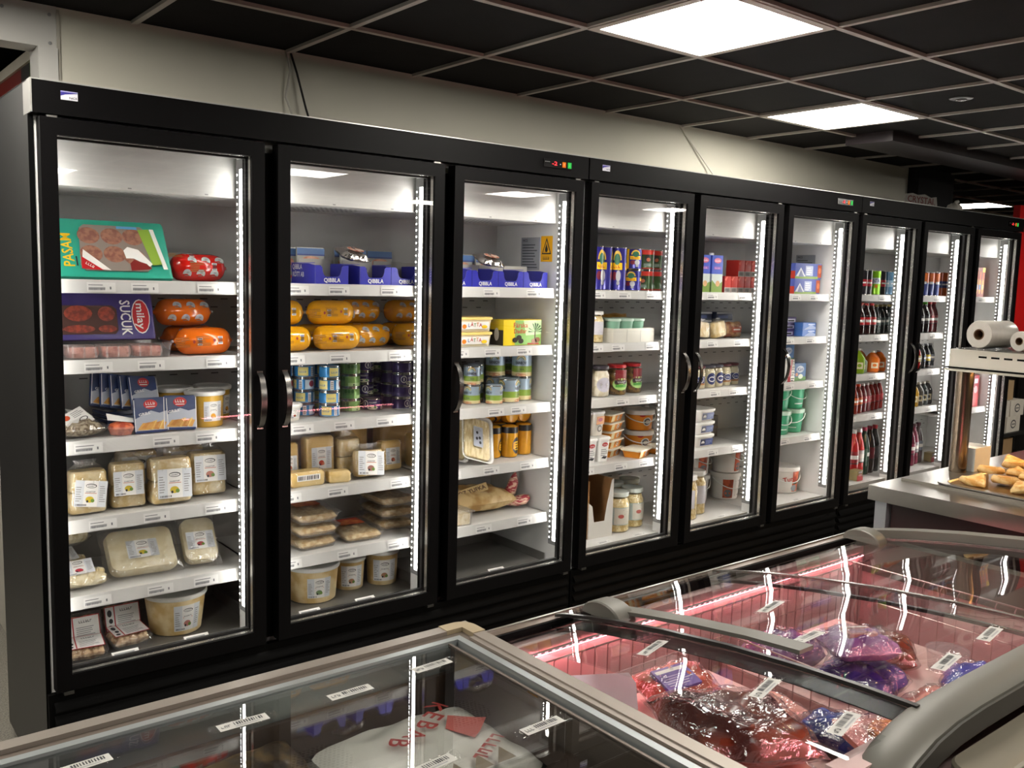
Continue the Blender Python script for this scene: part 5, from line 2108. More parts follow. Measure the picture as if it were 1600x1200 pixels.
def p_snack(b, fr, sd, w, d, h):
    b.poly(fr, [(-w / 2, 0), (w / 2, 0), (w / 2, h * .4), (-w / 2, h * .55)], mat('c8444a', .4), 1)
    b.ell(fr, 0, h * .55, w * .3, h * .12, mat('e0a0a8', .4), 2)
    b.rect(fr, -w * .3, w * .3, h * .75, h * .9, mat('c8c0d0', .4), 2)


def bottle(h, r, liquid, labc, capc, pet=True):
    def mk(label):
        t = thing('drink_bottle', label, 'bottle')
        lq = mat(liquid, .12, var=.1)
        MB().lathe([(r * .8, .001), (r * .98, .006), (r, .02), (r, h * .28), (r * .93, h * .36), (r * .97, h * .5), (r, h * .58), (r * .8, h * .72), (r * .42, h * .86), (r * .36, h * .9), (r * .36, h * .93)], lq, 20).build('body', t)
        MB().lathe([(r * .42, h * .925), (r * .44, h * .93), (r * .44, h * .99), (r * .38, h), (.001, h)], mat(capc, .35), 16, caps=(True, False)).build('cap', t)
        g = MB()
        fr = round_(r * 1.0 + .0008, 0, h * .42)
        g.rect(fr, -r * 3.1, r * 3.1, -h * .12, h * .14, mat(labc, .35), 1, 22)
        g.rect(fr, -r * .7, r * .9, -h * .02, h * .06, PAPER, 2, 6)
        g.rect(fr, -r * 3.1, r * 3.1, -h * .12, -h * .10, INK, 2, 22)
        g.build('label', t)
        return t
    return mk


def juice_jug(liquid, h=.15, r=.048):
    def mk(label):
        t = thing('juice_jug', label, 'juice bottle')
        MB().rtub([(r * .85, r * .85, r * .4, .001), (r, r, r * .5, .012), (r, r, r * .5, h * .62), (r * .6, r * .6, r * .55, h * .84), (r * .34, r * .34, r * .34, h * .9), (r * .34, r * .34, r * .34, h * .93)], mat(liquid, .12, var=.1)).build('body', t)
        MB().lathe([(r * .38, h * .92), (r * .38, h * .995), (.001, h)], mat('c8c4bc', .35), 16, caps=(True, False)).build('cap', t)
        g = MB().rect(flat(-r - .0008, 0, h * .34), -r * .55, r * .55, -h * .14, h * .12, mat('d8d0b0', .4), 1)
        g.ell(flat(-r - .0008, 0, h * .34), 0, 0, r * .35, h * .07, mat(liquid, .3), 2)
        g.build('label', t)
        return t
    return mk


def display_carton(label):
    """tall brown carton with a white cut-out front"""
    t = thing('shelf_carton', label, 'carton')
    br, wh = mat('8a6238', .7, var=.12), mat('d6d3cc', .6)
    w, d, h = .165, .22, .30
    b = MB()
    b.box(-w / 2, -w / 2 + .003, 0, d, 0, h, br).box(w / 2 - .003, w / 2, 0.003, d, 0, h, br).box(-w / 2, w / 2, d - .003, d, 0, h, br).box(-w / 2 + .003, w / 2 - .003, .003, d, 0, .003, br)
    out = [(-w / 2, 0), (w / 2, 0), (w / 2, h), (w / 2 - .012, h - .004), (w / 2 - .03, h - .09), (w / 2 - .038, h - .12), (w / 2 - .055, .085), (-w / 2 + .04, .085), (-w / 2 + .025, h - .13), (-w / 2, h - .11)]
    b.prism(out, flat(), -.003, 0, wh)
    b.build('carton', t)
    return t


def cup_tray(label):
    t = thing('cup_tray', label, 'tray')
    wh = mat('d2cfc4', .6)
    b = MB()
    w, d, h = .30, .19, .072
    b.box(-w / 2, w / 2, 0, .003, 0, h, wh).box(-w / 2, w / 2, d - .003, d, 0, h, wh).box(-w / 2, -w / 2 + .003, .003, d - .003, 0, h, wh).box(w / 2 - .003, w / 2, .003, d - .003, 0, h, wh).box(-w / 2 + .003, w / 2 - .003, .003, d - .003, 0, .003, wh)
    for q in (.33, .66):
        b.box(-w / 2 + q * w, -w / 2 + q * w + .001, -.0006, 0, .004, h - .004, GREY)
    b.build('carton', t)
    return t


def green_cup(label):
    t = thing('green_cup', label, 'cup')
    MB().lathe([(.030, .0008), (.038, .105)], mat('7fb096', .35), 24).build('cup', t)
    MB().lathe([(.040, .104), (.042, .106), (.042, .116), (.038, .118), (.001, .118)], mat('b4cdbd', .3), 24, caps=(True, False)).build('lid', t)
    return t


def snack_bag(w, h, d, c1, c2, seed, lab=None, sc=60):
    """soft bag standing up"""
    def mk(label):
        t = thing('snack_bag', label, 'bag')
        b = MB().pillow(w / 2, h / 2, d / 2, two_tone(c1, c2, sc, .35, .5), amp=d * .06, seed=seed)
        b.v = [(x, -z, y + h / 2) for x, y, z in b.v]
        b.build('bag', t)
        if lab:
            fr = flat(-d / 2 - .004, 0, h * .5)
            g = MB().rect(fr, -w * .28, w * .28, -h * .16, h * .16, mat(lab, .4), 1)
            g.rect(fr, -w * .2, w * .2, -h * .03, h * .06, PAPER, 2)
            g.build('label', t)
        return t
    return mk
# ------------------------------------------------------------------ stocking the shelves
def zs(u, k):
    return (SH[u][k] - .0024) if k < len(SH[u]) else (BASE[u] - .0116 if u == 0 else BASE[u] - .0026)


def stack(key, make, h, n, x, y, z, desc, where, group, rz0=0.):
    """n pieces on top of each other; each gets its own words"""
    wd = {1: ['single one'], 2: ['lower one', 'upper one'], 3: ['bottom one', 'middle one', 'top one'], 4: ['lowest', 'second from the bottom', 'third from the bottom', 'topmost'],
          5: ['lowest', 'second from the bottom', 'middle one', 'fourth from the bottom', 'topmost']}[n]
    for k in range(n):
        put(key, make, desc + ', ' + wd[k] + ' of the ' + where, (x, y, z + k * h), (0, 0, rz0 + [0, .5, -.4, .8, .2][k]), group)


# ===== first door
z = zs(0, 0)
put('teal', teal_pack, 'teal sausage pack with window and yellow word, leaning on the top shelf, first door', (.292, .200, z), (-.52, .0, .0))
put('chubr', chub('c01c14', True, True), 'red sausage roll on the top shelf beside the teal pack', (.592, .275, z), (0, 0, .03))
z = zs(0, 1)
put('ctray', clear_tray, 'clear tray of sausage rings lying under the purple sausage pack', (.292, .272, z))
put('sucuk', sucuk_pack, 'purple sausage pack with red oval, leaning on the clear tray, first door', (.245, .235, z + .0575), (-.30, 0, 0))
G = 'orange sausage rolls'
mo = chub('e06a10', True, False)
mo2 = chub('e06a10', False, True)
put('chubo2', mo2, 'orange sausage roll in front, lower right of the three behind the first door', (.600, .245, z), (0, 0, .02), G)
put('chubo', mo, 'orange sausage roll at the back bottom of the three, second shelf', (.600, .390, z), (0, 0, -.03), G)
put('chubo', mo, 'orange sausage roll on top of the others beside the purple pack', (.555, .33, z + .101), (.0, 0, .02), G)
z = zs(0, 2)
put('spice', spice_bag, 'clear spice bag with tilted white label at the left end of the third shelf', (.170, .245, z), (0, 0, .2))
put('rbowl', red_bowl, 'small bowl of red spice with white label in front of the blue packs', (.300, .225, z))
put('rbowl', red_bowl, 'small bowl of red spice behind the spice bag, left of the blue packs', (.205, .415, z), (0, 0, .4))
put('rbowl', red_bowl, 'small bowl of red spice at the very back left of the third shelf', (.10, .40, z), (0, 0, 1.4))
G = 'blue cheese slice packs'
put('slice', slice_pack, 'blue grilling cheese pack standing in front, left one of two', (.397, .205, z + .0005), (-.16, 0, .03), G)
put('slice', slice_pack, 'blue grilling cheese pack standing in front beside the yellow bucket', (.497, .205, z + .0005), (-.18, .04, -.03), G)
for k in range(4):
    put('slice', slice_pack, 'blue grilling cheese pack lying flat under the leaning row, ' + ['lowest', 'second', 'third', 'topmost'][k], (.345 + .004 * k, .385, z + .0148 * k), (-pi / 2, 0, .1 + .05 * k), G)
for k in range(5):
    put('slice', slice_pack, 'blue grilling cheese pack leaning in the row behind, ' + ['first', 'second', 'third', 'fourth', 'fifth', 'sixth', 'seventh'][k] + ' from the left', (.275 + .034 * k, .345 - .008 * k, z + .062), (-.3, .28 - .05 * k, .35), G)
yb = mat('d9aa3e', .35)
put('ybucket', tub(.064, .068, .134, WHITEP, yb, acc='e0a020', accv='e0a020', seed=4, name='food_bucket'), 'yellow bucket with white lid in front on the third shelf, first door', (.618, .285, z))
put('ybucket', tub(.064, .068, .134, WHITEP, yb), 'yellow bucket at the right back behind the front yellow one', (.70, .43, z), (0, 0, .5))
put('ybucket', tub(.064, .068, .134, WHITEP, yb), 'yellow bucket at the back left of the front yellow one', (.55, .43, z), (0, 0, -.5))
put('wlidtub', tub(.045, .05, .148, WHITEP, mat('c9c2b0', .4), name='food_bucket'), 'slim tub with white lid at the back of the third shelf, first door', (.42, .50, z))
z = zs(0, 3)
for k, (x, y, w, h, d, sd, rz, lv, rt, lab) in enumerate(((.186, .245, .128, .168, .095, 1, .05, .42, .16, 'bag of cheese with tilted label at the left end of the fourth shelf'),
                                               (.322, .262, .122, .178, .095, 2, -.06, .50, .0, 'bag of cheese with upright label, second from the left on the fourth shelf'),
                                               (.470, .245, .150, .185, .105, 3, .04, .40, .04, 'widest bag of cheese, third from the left on the fourth shelf'),
                                               (.628, .300, .140, .182, .10, 4, -.08, .56, .0, 'bag of cheese with high label at the right end of the fourth shelf'),
                                               (.410, .44, .15, .185, .10, 5, .0, .5, .0, 'bag of cheese standing at the back of the fourth shelf, first door'),
                                               (.60, .475, .15, .18, .10, 6, .0, .5, .0, 'bag of cheese at the back right of the fourth shelf, first door'))):
    put('cbag%d' % k, cheese_bag(w, h, d, sd, 2, lv=lv, rot=rt, wide=.82, acc='c9b030' if k != 3 else 'b07060'), lab, (x, y, z), (-.05, 0, rz), 'white cheese bags on the fourth shelf')
z = zs(0, 4)
put('braid', braid_cheese, 'braided cheese with tilted label at the front left of the fifth shelf', (.165, .245, z), (0, 0, -.1))
put('braid', braid_cheese, 'braided cheese at the back left behind the front one', (.150, .42, z), (0, 0, .2))
put('braid', braid_cheese, 'braided cheese lying on the one at the back left', (.150, .42, z + .108), (0, .0, .1))
put('flatc', flat_cheese(.255, .20, .05, 12), 'large flat white cheese leaning back in the middle of the fifth shelf', (.386, .33, z), (.68, 0, -.08))
put('flatb', flat_cheese(.135, .20, .045, 13, acc='b04a50', lw=.74), 'bag of crumbly cheese leaning at the right of the fifth shelf', (.597, .32, z), (.85, 0, -.12))
z = zs(0, 5)
G = 'red edged chicken packs'
put('meat', meat_pack, 'red edged chicken pack in front at the left of the bottom tray', (.160, .222, z), (.10, 0, -.12), G)
put('meat', meat_pack, 'red edged chicken pack in front beside the big cheese tub', (.316, .262, z), (.10, 0, .10), G)
put('meat', meat_pack, 'red edged chicken pack standing behind at the left of the bottom tray', (.175, .365, z), (1.25, 0, 0), G)
put('meat', meat_pack, 'red edged chicken pack standing behind the second one', (.328, .41, z), (1.25, 0, 0), G)
fillc = two_tone('cfae72', 'e6d2a4', 12, .45, .05)
put('bigtub', tub(.092, .110, .154, mat('dcdad2', .35), fillc, lw=.10, lh=.10, acc='b87a70', seed=6), 'large tub of cheese on the bottom tray behind the first door', (.507, .315, z))

# ===== second and third door: blue boxes on the top shelves
z = zs(0, 0)
G = 'blue display boxes'
for k, (x, lab) in enumerate(((1.092, 'dark blue shelf box at the left behind the second door'), (1.288, 'dark blue shelf box in the middle behind the second door'), (1.434, 'dark blue shelf box at the right behind the second door'),
                              (1.700, 'dark blue shelf box furthest left behind the third door, mostly hidden'), (1.846, 'dark blue shelf box, second from the left behind the third door'), (1.992, 'dark blue shelf box, third from the left behind the third door'),
                              (2.138, 'dark blue shelf box at the right end behind the third door, no packs in front'))):
    put('dbox', display_box, lab, (x, .185, z), (0, 0, 0), G)
G = 'meat slice packs in the blue boxes'
nm = ['first', 'second', 'third', 'fourth', 'fifth', 'sixth', 'seventh', 'eighth', 'ninth', 'tenth']
for k, (x, y, h_) in enumerate(((1.092, .366, 0), (1.092, .42, 0), (1.288, .365, 0), (1.288, .42, 0), (1.434, .40, 0), (1.700, .38, 0), (1.846, .365, 0), (1.992, .37, 0), (1.992, .43, 0))):
    put('salami', salami_pack, 'pack of meat slices with blue head in the blue boxes, ' + nm[k] + ' from the left', (x, y, z + .004), (-.09, 0, 0), G)
put('salami', salami_pack, 'pack of meat slices laid across two blue boxes behind the second door', (.985, .40, z + .0006), (-.06, 0, 0), G)
put('foil', foil_pack, 'silver foil pack lying tilted on the middle blue box, second door', (1.217, .265, z + .090), (.40, .10, .1))
put('foil', foil_pack, 'silver foil pack lying tilted on the blue boxes behind the third door', (1.919, .270, z + .090), (.40, .10, -.1))
# ---- second door, second shelf: yellow rolls
z = zs(0, 1)
G = 'yellow sausage rolls'
my, my2 = chub('e0a012', False, True), chub('dc9510', True, False)
for key, mk_, x, y, k, rz, lab in (('chy', my, .925, .245, 0, .02, 'yellow sausage roll at the front left, lower row, second door'), ('chy', my, 1.152, .262, 0, -.02, 'yellow sausage roll second in the lower row, second door'),
                           ('chy2', my2, 1.345, .345, 0, .03, 'yellow sausage roll with silver crests, third in the lower row'), ('chy', my, .915, .295, 1, .0, 'yellow sausage roll at the left of the upper row, second door'),
                           ('chy', my, 1.145, .302, 1, .02, 'yellow sausage roll in the middle of the upper row, second door'), ('chy2', my2, 1.350, .440, 1, .0, 'yellow sausage roll at the back of the upper row, second door'),
                           ('chy', my, 1.120, .375, 0, .0, 'yellow sausage roll hidden behind the lower row, left part'), ('chy', my, 1.345, .455, 0, .0, 'yellow sausage roll hidden at the back of the lower row'),
                           ('chy2', my2, 1.575, .415, 1, -.04, 'yellow sausage roll at the right end of the upper row, second door'), ('chy2', my2, 1.560, .455, 0, .0, 'yellow sausage roll at the right end of the lower row, at the back'),
                           ('chy', my, 1.590, .345, 0, .25, 'yellow sausage roll at the right end of the lower row, in front')):
    if x > 1.5:
        x = 1.572
    put(key, mk_, lab, (x, y, z + k * .1005), (0, 0, rz if x < 1.5 else 0), G)
# ---- third shelf: tins
z = zs(0, 2)
rc, hc = .0425, .0525
for q, (x, y, rz) in enumerate(((1.122, .262, .4), (1.045, .332, -.2), (1.138, .372, .1), (1.060, .435, .9), (.965, .365, .2))):
    stack('cblue', can(rc, hc, 'blue'), hc, 4, x, y, z, 'blue tin', ['stack nearest the glass', 'left stack', 'right stack at the back', 'middle stack at the back', 'far left stack'][q], 'blue tins', rz)
put('wtub', tub(.040, .046, .066, WHITEP, mat('dcd8cc', .4), acc='a03030', seed=2, name='small_tub'), 'small white tub left of the blue tins', (.942, .255, z))
for q, (x, y) in enumerate(((1.263, .345), (1.240, .445))):
    stack('cgreen', can(rc, hc, 'green'), hc, 4, x, y, z, 'green tin', ['front stack', 'stack at the back'][q], 'green tins', .2)
put('cpur', can(rc, hc, 'purple'), 'single purple tin standing alone in front of the purple stacks', (1.372, .345, z), (0, 0, -.1), 'purple tins')
for q, (x, y) in enumerate(((1.390, .450), (1.490, .300), (1.490, .395), (1.580, .330), (1.590, .425), (1.480, .490))):
    stack('cpur', can(rc, hc, 'purple'), hc, 4, x, y, z, 'purple tin', ['left stack at the back', 'stack nearest the glass', 'stack behind the nearest one', 'right stack in front', 'right stack behind', 'middle stack at the very back'][q], 'purple tins', .3 + q)
# ---- fourth shelf: cheese
z = zs(0, 3)
put('blkA', block(.125, .07, .172, 3, 'KASAR', 'c0402c'), 'upright yellow cheese block with red printed label, second door', (1.112, .34, z), (-.06, 0, 0))
put('blkB', block(.090, .08, .160, 5, 'KASAR', 'c0402c'), 'upright cheese block at the left edge of the second door', (.958, .325, z), (-.05, 0, .1))
put('blkF', block(.150, .07, .060, 6, lab=False, strip=True), 'low cheese block with a strip label in front, second door', (1.000, .235, z), (0, 0, .0))
put('blkG', block(.095, .06, .048, 7, lab=False), 'small low cheese block beside the strip labelled one', (1.142, .222, z), (0, 0, -.12))
put('cbagR', cheese_bag(.108, .175, .09, 21, 2, lab=False), 'two stacked pale cheeses in one crumpled bag, second door', (1.245, .345, z), (0, 0, .1))
put('cbagS', cheese_bag(.135, .125, .075, 22, 1, lv=.45, wide=.86, rot=.1, acc='a06a60'), 'round cheese with large label leaning in front, second door', (1.285, .225, z), (-.16, 0, -.1))
put('blkD', block(.100, .065, .128, 8, 'KASAR', 'b05a3c'), 'upright cheese block with label at the right, second door', (1.440, .315, z), (-.08, 0, .05))
put('blkE', block(.19, .08, .170, 9, lab=False), 'large plain cheese block at the back right, second door', (1.555, .46, z), (0, 0, 0))
put('blkH', block(.15, .08, .175, 10, lab=False), 'large plain cheese block at the back middle, second door', (1.33, .475, z), (0, 0, .1))
put('blkI', block(.07, .065, .15, 11, lab=False), 'narrow plain cheese block at the right edge, second door', (1.585, .335, z), (0, 0, 0))
# ---- fifth shelf: food trays
z = zs(0, 4)
G = 'clear trays of pale food'
for k in range(3):
    put('ftray', food_tray, 'clear food tray in the left stack of three, ' + ['bottom', 'middle', 'top'][k], (1.045 + .006 * k, .315, z + .053 * k), (0, 0, .06 - .05 * k), G)
for k in range(3):
    put('ftray', food_tray, 'clear food tray in the right stack of three, ' + ['bottom', 'middle', 'top'][k], (1.475, .385, z + .053 * k), (0, 0, -.14 + .08 * k), G)
put('ftray', food_tray, 'clear food tray lying alone between the two stacks', (1.262, .305, z), (0, 0, -.05), G)
z = zs(0, 5)
put('tubA', tub(.062, .070, .140, WHITEP, mat('dedbd2', .4), seed=1), 'white tub at the left edge of the bottom tray, second door', (.880, .315, z))
put('tubB', tub(.096, .108, .152, WHITEP, fillc, lw=.10, lh=.085, acc='708a60', seed=7), 'wide cheese tub with white lid on the bottom tray, second door', (1.085, .335, z))
put('tubC', tub(.060, .067, .140, mat('dcdad2', .35), fillc, lw=.095, lh=.092, acc='b08060', seed=8), 'narrow cheese tub in the middle of the bottom tray, second door', (1.275, .365, z), (0, 0, -.1))
put('tubD', tub(.064, .070, .152, WHITEP, fillc, lw=.105, lh=.095, acc='b08060', seed=9), 'tall cheese tub at the right of the bottom tray, second door', (1.428, .345, z), (0, 0, -.12))

# ===== third door
z = zs(0, 1)
G = 'margarine tubs'
stack('marg', margarine, .0672, 2, 1.812, .272, z, 'rectangular margarine tub with yellow lid', 'stack behind the third door', G, 0)
for ob_ in list(COL.objects):
    if ob_.get('group') == G:
        ob_.rotation_euler = (0, 0, .02)
put('dates', date_box, 'green and yellow date box with palm picture on the second shelf, third door', (2.085, .255, z))
put('dates2', dark_box, 'dark date box beside the green one, third door', (1.900, .400, z), (0, 0, .1))
z = zs(0, 2)
G = 'milk tins with a rainbow'
r1, h1 = .040, .0885
mk1, mk2 = can(r1, h1, 'rain'), can(.049, .112, 'rain')
for q, (x, y, n_) in enumerate(((1.755, .330, 2), (1.862, .290, 2), (1.925, .350, 2), (1.790, .425, 2))):
    stack('rain', mk1, h1, n_, x, y, z, 'small pale milk tin', ['far left stack', 'front stack', 'third stack', 'stack at the back'][q], G, .15)
put('rain', mk1, 'small pale milk tin standing alone in front of the small stacks', (1.958, .245, z), (0, 0, -.1), G)
for q, (x, y, n_) in enumerate(((2.160, .295, 2), (2.060, .372, 2), (2.175, .42, 2))):
    stack('rain2', mk2, .1125, n_, x, y, z, 'large pale milk tin', ['right stack in front', 'stack behind the single large tin', 'right stack at the back'][q], G, .1)
put('rain2', mk2, 'large pale milk tin standing alone, half hidden by a small one', (2.058, .262, z), (0, 0, -.2), G)
z = zs(0, 3)
G = 'white trays of grated cheese'
put('strayw', slice_tray, 'white tray of grated cheese in front, leaning to the side, third door', (1.862, .262, z), (1.02, .30, -.12), G)
put('strayw', slice_tray, 'white tray of grated cheese behind the front tray, third door', (1.785, .345, z), (1.02, .34, -.12), G)
G = 'yellow and black biscuit rolls'
for k, (x, y, zz, rot, lab) in enumerate(((1.998, .300, 0, (0, 0, .0), 'left'), (2.082, .278, 0, (0, 0, -.4), 'middle'), (2.185, .300, 0, (0, 0, .3), 'right'), (2.09, .385, 0, (0, 0, .2), 'back middle'), (2.172, .40, 0, (0, 0, .2), 'back right'), (1.99, .40, 0, (0, 0, .9), 'back left'))):
    put('bisc', biscuit_roll, 'yellow biscuit roll with black print standing in the row, ' + lab + ' one', (x, y, z + zz), rot, G)
put('bisc', biscuit_roll, 'yellow biscuit roll lying across the tops of the standing ones', (1.945, .350, z + .156), (0, pi / 2, .12), G)
for k, x in enumerate((2.106, 2.182)):
    put('bisc', biscuit_roll, 'yellow biscuit roll lying end-on above the row, ' + ['left', 'right'][k] + ' one', (x, .285, z + .156), (-pi / 2, 0, 0), G)
z = zs(0, 4)
put('pastry', pastry_bag, 'large pastry bag with dark lettering on the fifth shelf, third door', (1.938, .400, z), (0, 0, -.05))
put('cbox', clear_box, 'small clear box of pastry at the left end of the fifth shelf, third door', (1.735, .218, z))

# ===== fourth door
z = zs(1, 0)
G = 'tall yellow and blue milk powder cans'
mk = can(.039, .220, 'mehari')
for k, (x, y, rz) in enumerate(((2.572, .242, 1.15), (2.655, .262, -.15), (2.737, .242, .0), (2.60, .34, .2), (2.70, .345, .3))):
    put('mehari', mk, 'tall yellow and blue can behind the fourth door, ' + ['front left', 'front middle', 'front right', 'back left', 'back right'][k], (x, y, z), (0, 0, rz), G)
for q, (x, y) in enumerate(((2.848, .248), (2.86, .345))):
    stack('mehari2', can(.043, .109, 'mehari'), .1095, 2, x, y, z, 'short yellow and blue can', ['front pair', 'pair at the back'][q], 'short yellow and blue cans', .0)
for q, (x, y) in enumerate(((2.950, .262), (3.055, .30), (2.98, .365))):
    stack('rgreen', can(.049, .109, 'redgreen'), .1095, 2, x, y, z, 'red and green can', ['left pair in front', 'right pair', 'pair at the back'][q], 'red and green cans', .2)
z = zs(1, 1)
put('jarp', jar(.052, .158, 'pale', WHITEP, 'paper'), 'jar of pale pickles with paper label, left end of the second shelf, fourth door', (2.592, .258, z))
put('ctr', cup_tray, 'white carton tray holding green cups on the second shelf, fourth door', (2.806, .182, z))
G = 'pale green cups in the white carton tray'
for k, (x, y) in enumerate(((2.706, .238), (2.793, .232), (2.880, .238), (2.745, .320), (2.832, .318), (2.905, .325))):
    put('gcup', green_cup, 'pale green cup in the white carton tray, ' + ['front left', 'front middle', 'front right', 'back left', 'back middle', 'back right'][k], (x, y, z + .0035), (0, 0, 0), G)
put('ybag', snack_bag(.22, .13, .09, 'a5741e', 'c89236', 3, sc=9), 'yellow bag behind the green cups, fourth door', (2.95, .49, z))
z = zs(1, 2)
put('jarw', jar(.043, .160, 'white', mat('4a4a50', .4), 'paper'), 'jar of white cheese at the left edge of the third shelf, fourth door', (2.540, .262, z))
put('jaro', jar(.052, .158, 'white', mat('3a343c', .4), 'oval'), 'jar with oval label, second from the left on the third shelf, fourth door', (2.650, .262, z), (0, 0, .2))
G = 'pickle jars with red lids'
put('jarz', jar(.054, .158, 'pickle', RED, 'zuccato'), 'pickle jar with red lid, left one of two on the third shelf', (2.785, .275, z), (0, 0, .1), G)
put('jarz', jar(.054, .158, 'pickle', RED, 'zuccato'), 'pickle jar with red lid, right one of two on the third shelf', (2.930, .305, z), (0, 0, .35), G)
z = zs(1, 3)
G = 'white yoghurt cups'
mc = white_cup(False)
for k, (x, y) in enumerate(((2.560, .245), (2.655, .250), (2.56, .345), (2.655, .35))):
    put('wcup', mc, 'white yoghurt cup on the fourth shelf, fourth door, ' + ['front left', 'front right', 'back left', 'back right'][k], (x, y, z), (0, 0, .0), G)
put('ocup', white_cup(True), 'orange and white cup standing on the white cups, fourth door', (2.645, .285, z + .1295), (0, 0, .15))
put('wcup', mc, 'white yoghurt cup standing on the others at the left edge', (2.548, .28, z + .1295), (0, 0, .1), G)
G = 'orange cheese spread tubs'
stack('otub', orange_tub, .0463, 5, 2.800, .335, z, 'orange spread tub', 'stack behind the fourth door', G, 0)
for ob_ in list(COL.objects):
    if ob_.get('group') == G:
        ob_.rotation_euler = (0, 0, .35)
put('otub', orange_tub, 'orange spread tub standing alone in front of the stack', (2.915, .232, z), (0, 0, .35), G)
omat = mat('df8a1e', .35)
G = 'orange pails'
for k in range(2):
    put('opail', carry_pail(.070, .080, .113, omat, 'orange'), ['lower orange pail of the pair at the right, fourth door', 'upper orange pail of the pair at the right, fourth door'][k], (3.072, .372, z + .1135 * k), (0, 0, .1 * k), G)
put('rcheese', tub(.050, .052, .046, mat('e4dcc8', .4), omat, lw=.05, lh=.022, seed=3, name='round_cheese_box'), 'low round cheese box at the front right of the fourth shelf', (3.085, .235, z))
z = zs(1, 4)
put('dcart', display_carton, 'brown carton with white cut-out front at the bottom left, fourth door', (2.625, .190, z), (0, 0, -.06))
G = 'jars of pickled cheese with white lids'
mj = jar(.066, .212, 'pale', mat('c9cfc8', .35), 'deli')
for k, (x, y, rz, lab) in enumerate(((2.805, .250, -.2, 'front left'), (2.945, .280, .1, 'front right'), (2.790, .400, .3, 'back left'), (2.950, .428, .5, 'back middle'), (3.095, .445, .2, 'back right'))):
    put('jard', mj, 'large jar with pale lid on the bottom shelf, fourth door, ' + lab, (x, y, z), (0, 0, rz), G)

# ===== fifth door
z = zs(1, 0)
G = 'blue milk cartons'
for k, (x, y) in enumerate(((3.372, .245), (3.480, .245), (3.372, .33), (3.48, .335))):
    put('milk', milk_carton, 'blue milk carton on the top shelf, fifth door, ' + ['front left', 'front right', 'back left', 'back right'][k], (x, y, z), (0, 0, 0), G)
G = 'red and white boxes'
mr = box_pack('red_box', 'box', .058, .09, .0935, 'b02a20', p_red)
for k in range(5):
    put('redb', mr, 'red and white box in the lower row, fifth door, ' + nm[k] + ' from the left', (3.635 + .0605 * k, .300, z), (0, 0, 0), G)
for k in range(3):
    put('redb', mr, 'red and white box in the upper row, fifth door, ' + nm[k] + ' from the left', (3.757 + .0605 * k, .302, z + .0937), (0, 0, 0), G)
put('navyb', box_pack('dark_box', 'box', .12, .09, .17, '22304a', p_darkblue), 'plain dark blue box behind the red boxes, fifth door', (3.66, .44, z))
z = zs(1, 1)
G = 'small bags of cheese'
put('cbagT', cheese_bag(.125, .100, .07, 31, 1, lab=False), 'small bag of cheese with print, left of the pair on the second shelf, fifth door', (3.415, .255, z), (-.12, .10, .0), G)
put('cbagT', cheese_bag(.125, .100, .07, 31, 1, lab=False), 'small bag of cheese with print, right of the pair on the second shelf, fifth door', (3.585, .262, z), (-.12, -.12, .2), G)
put('mbag', snack_bag(.15, .09, .06, '7c4630', 'b08a60', 6, 'b0604a', 25), 'brown meat bag beside the small cheese bags, fifth door', (3.735, .285, z))
G = 'dark blue trays'
for k in range(3):
    put('btray', box_pack('blue_tray', 'tray', .15, .10, .048, '2a3450', p_darkblue), 'dark blue tray at the back, fifth door, left stack, ' + ['bottom', 'middle', 'top'][k], (3.60, .44, z + .0484 * k), (0, 0, 0), G)
for k in range(3):
    put('btray', box_pack('blue_tray', 'tray', .15, .10, .048, '2a3450', p_darkblue), 'dark blue tray at the back, fifth door, right stack, ' + ['bottom', 'middle', 'top'][k], (3.77, .42, z + .0484 * k), (0, 0, 0), G)
z = zs(1, 2)
G = 'cream jars with blue labels'
for k, (x, y, kd) in enumerate(((3.405, .245, 'blue'), (3.500, .252, 'ovalblue'), (3.592, .268, 'ovalblue'), (3.684, .285, 'blue'), (3.776, .30, 'blue'))):
    put('jb' + kd, jar(.040, .128, 'mayo', mat('5a2a30' if kd == 'blue' else '4a4a55', .4), kd), 'cream jar with blue label on the third shelf, fifth door, ' + nm[k] + ' from the left', (x, y, z), (0, 0, .1 * k - .1), G)
z = zs(1, 3)
G = 'blue and white yoghurt tubs'
for k in range(3):
    put('btub', blue_tub, 'blue and white tub in the stack behind the fifth door, ' + ['bottom', 'middle', 'top'][k], (3.452, .275, z + .0738 * k), (0, 0, .03 * k), G)
stack('btub', blue_tub, .0738, 4, 3.37, .445, z, 'blue and white tub', 'stack at the back, fifth door', G, 0)
put('brownb', box_pack('brown_box', 'box', .18, .12, .13, '4a3420', lambda b, fr, sd, w, d, h: b.rect(fr, -w / 2, w / 2, h * .4, h * .5, mat('6a4a2c', .5), 1)), 'brown box in the dark at the back of the fourth shelf, fifth door', (3.72, .47, z))
z = zs(1, 4)
G = 'tall jars with white lids'
mt = jar(.066, .250, 'pale', WHITEP, 'paper')
put('jart', mt, 'tall jar with white lid on the bottom shelf, fifth door, right one', (3.452, .270, z), (0, 0, .1), G)
put('jart', mt, 'tall jar with white lid on the bottom shelf, fifth door, half cut by the frame', (3.312, .215, z), (0, 0, -.3), G)
G = 'white pails with picture at the back'
for k, (x, y, zz) in enumerate(((3.690, .475, 0), (3.918, .42, 0), (3.690, .475, 1), (3.918, .42, 1))):
    put('pailb', carry_pail(.080, .090, .165, WHITEP, 'tunaback'), 'white picture pail at the back of the bottom shelf, fifth door, ' + ['lower left', 'lower right', 'upper left', 'upper right'][k], (x, y, z + .1655 * zz), (0, 0, .4 * k), G)

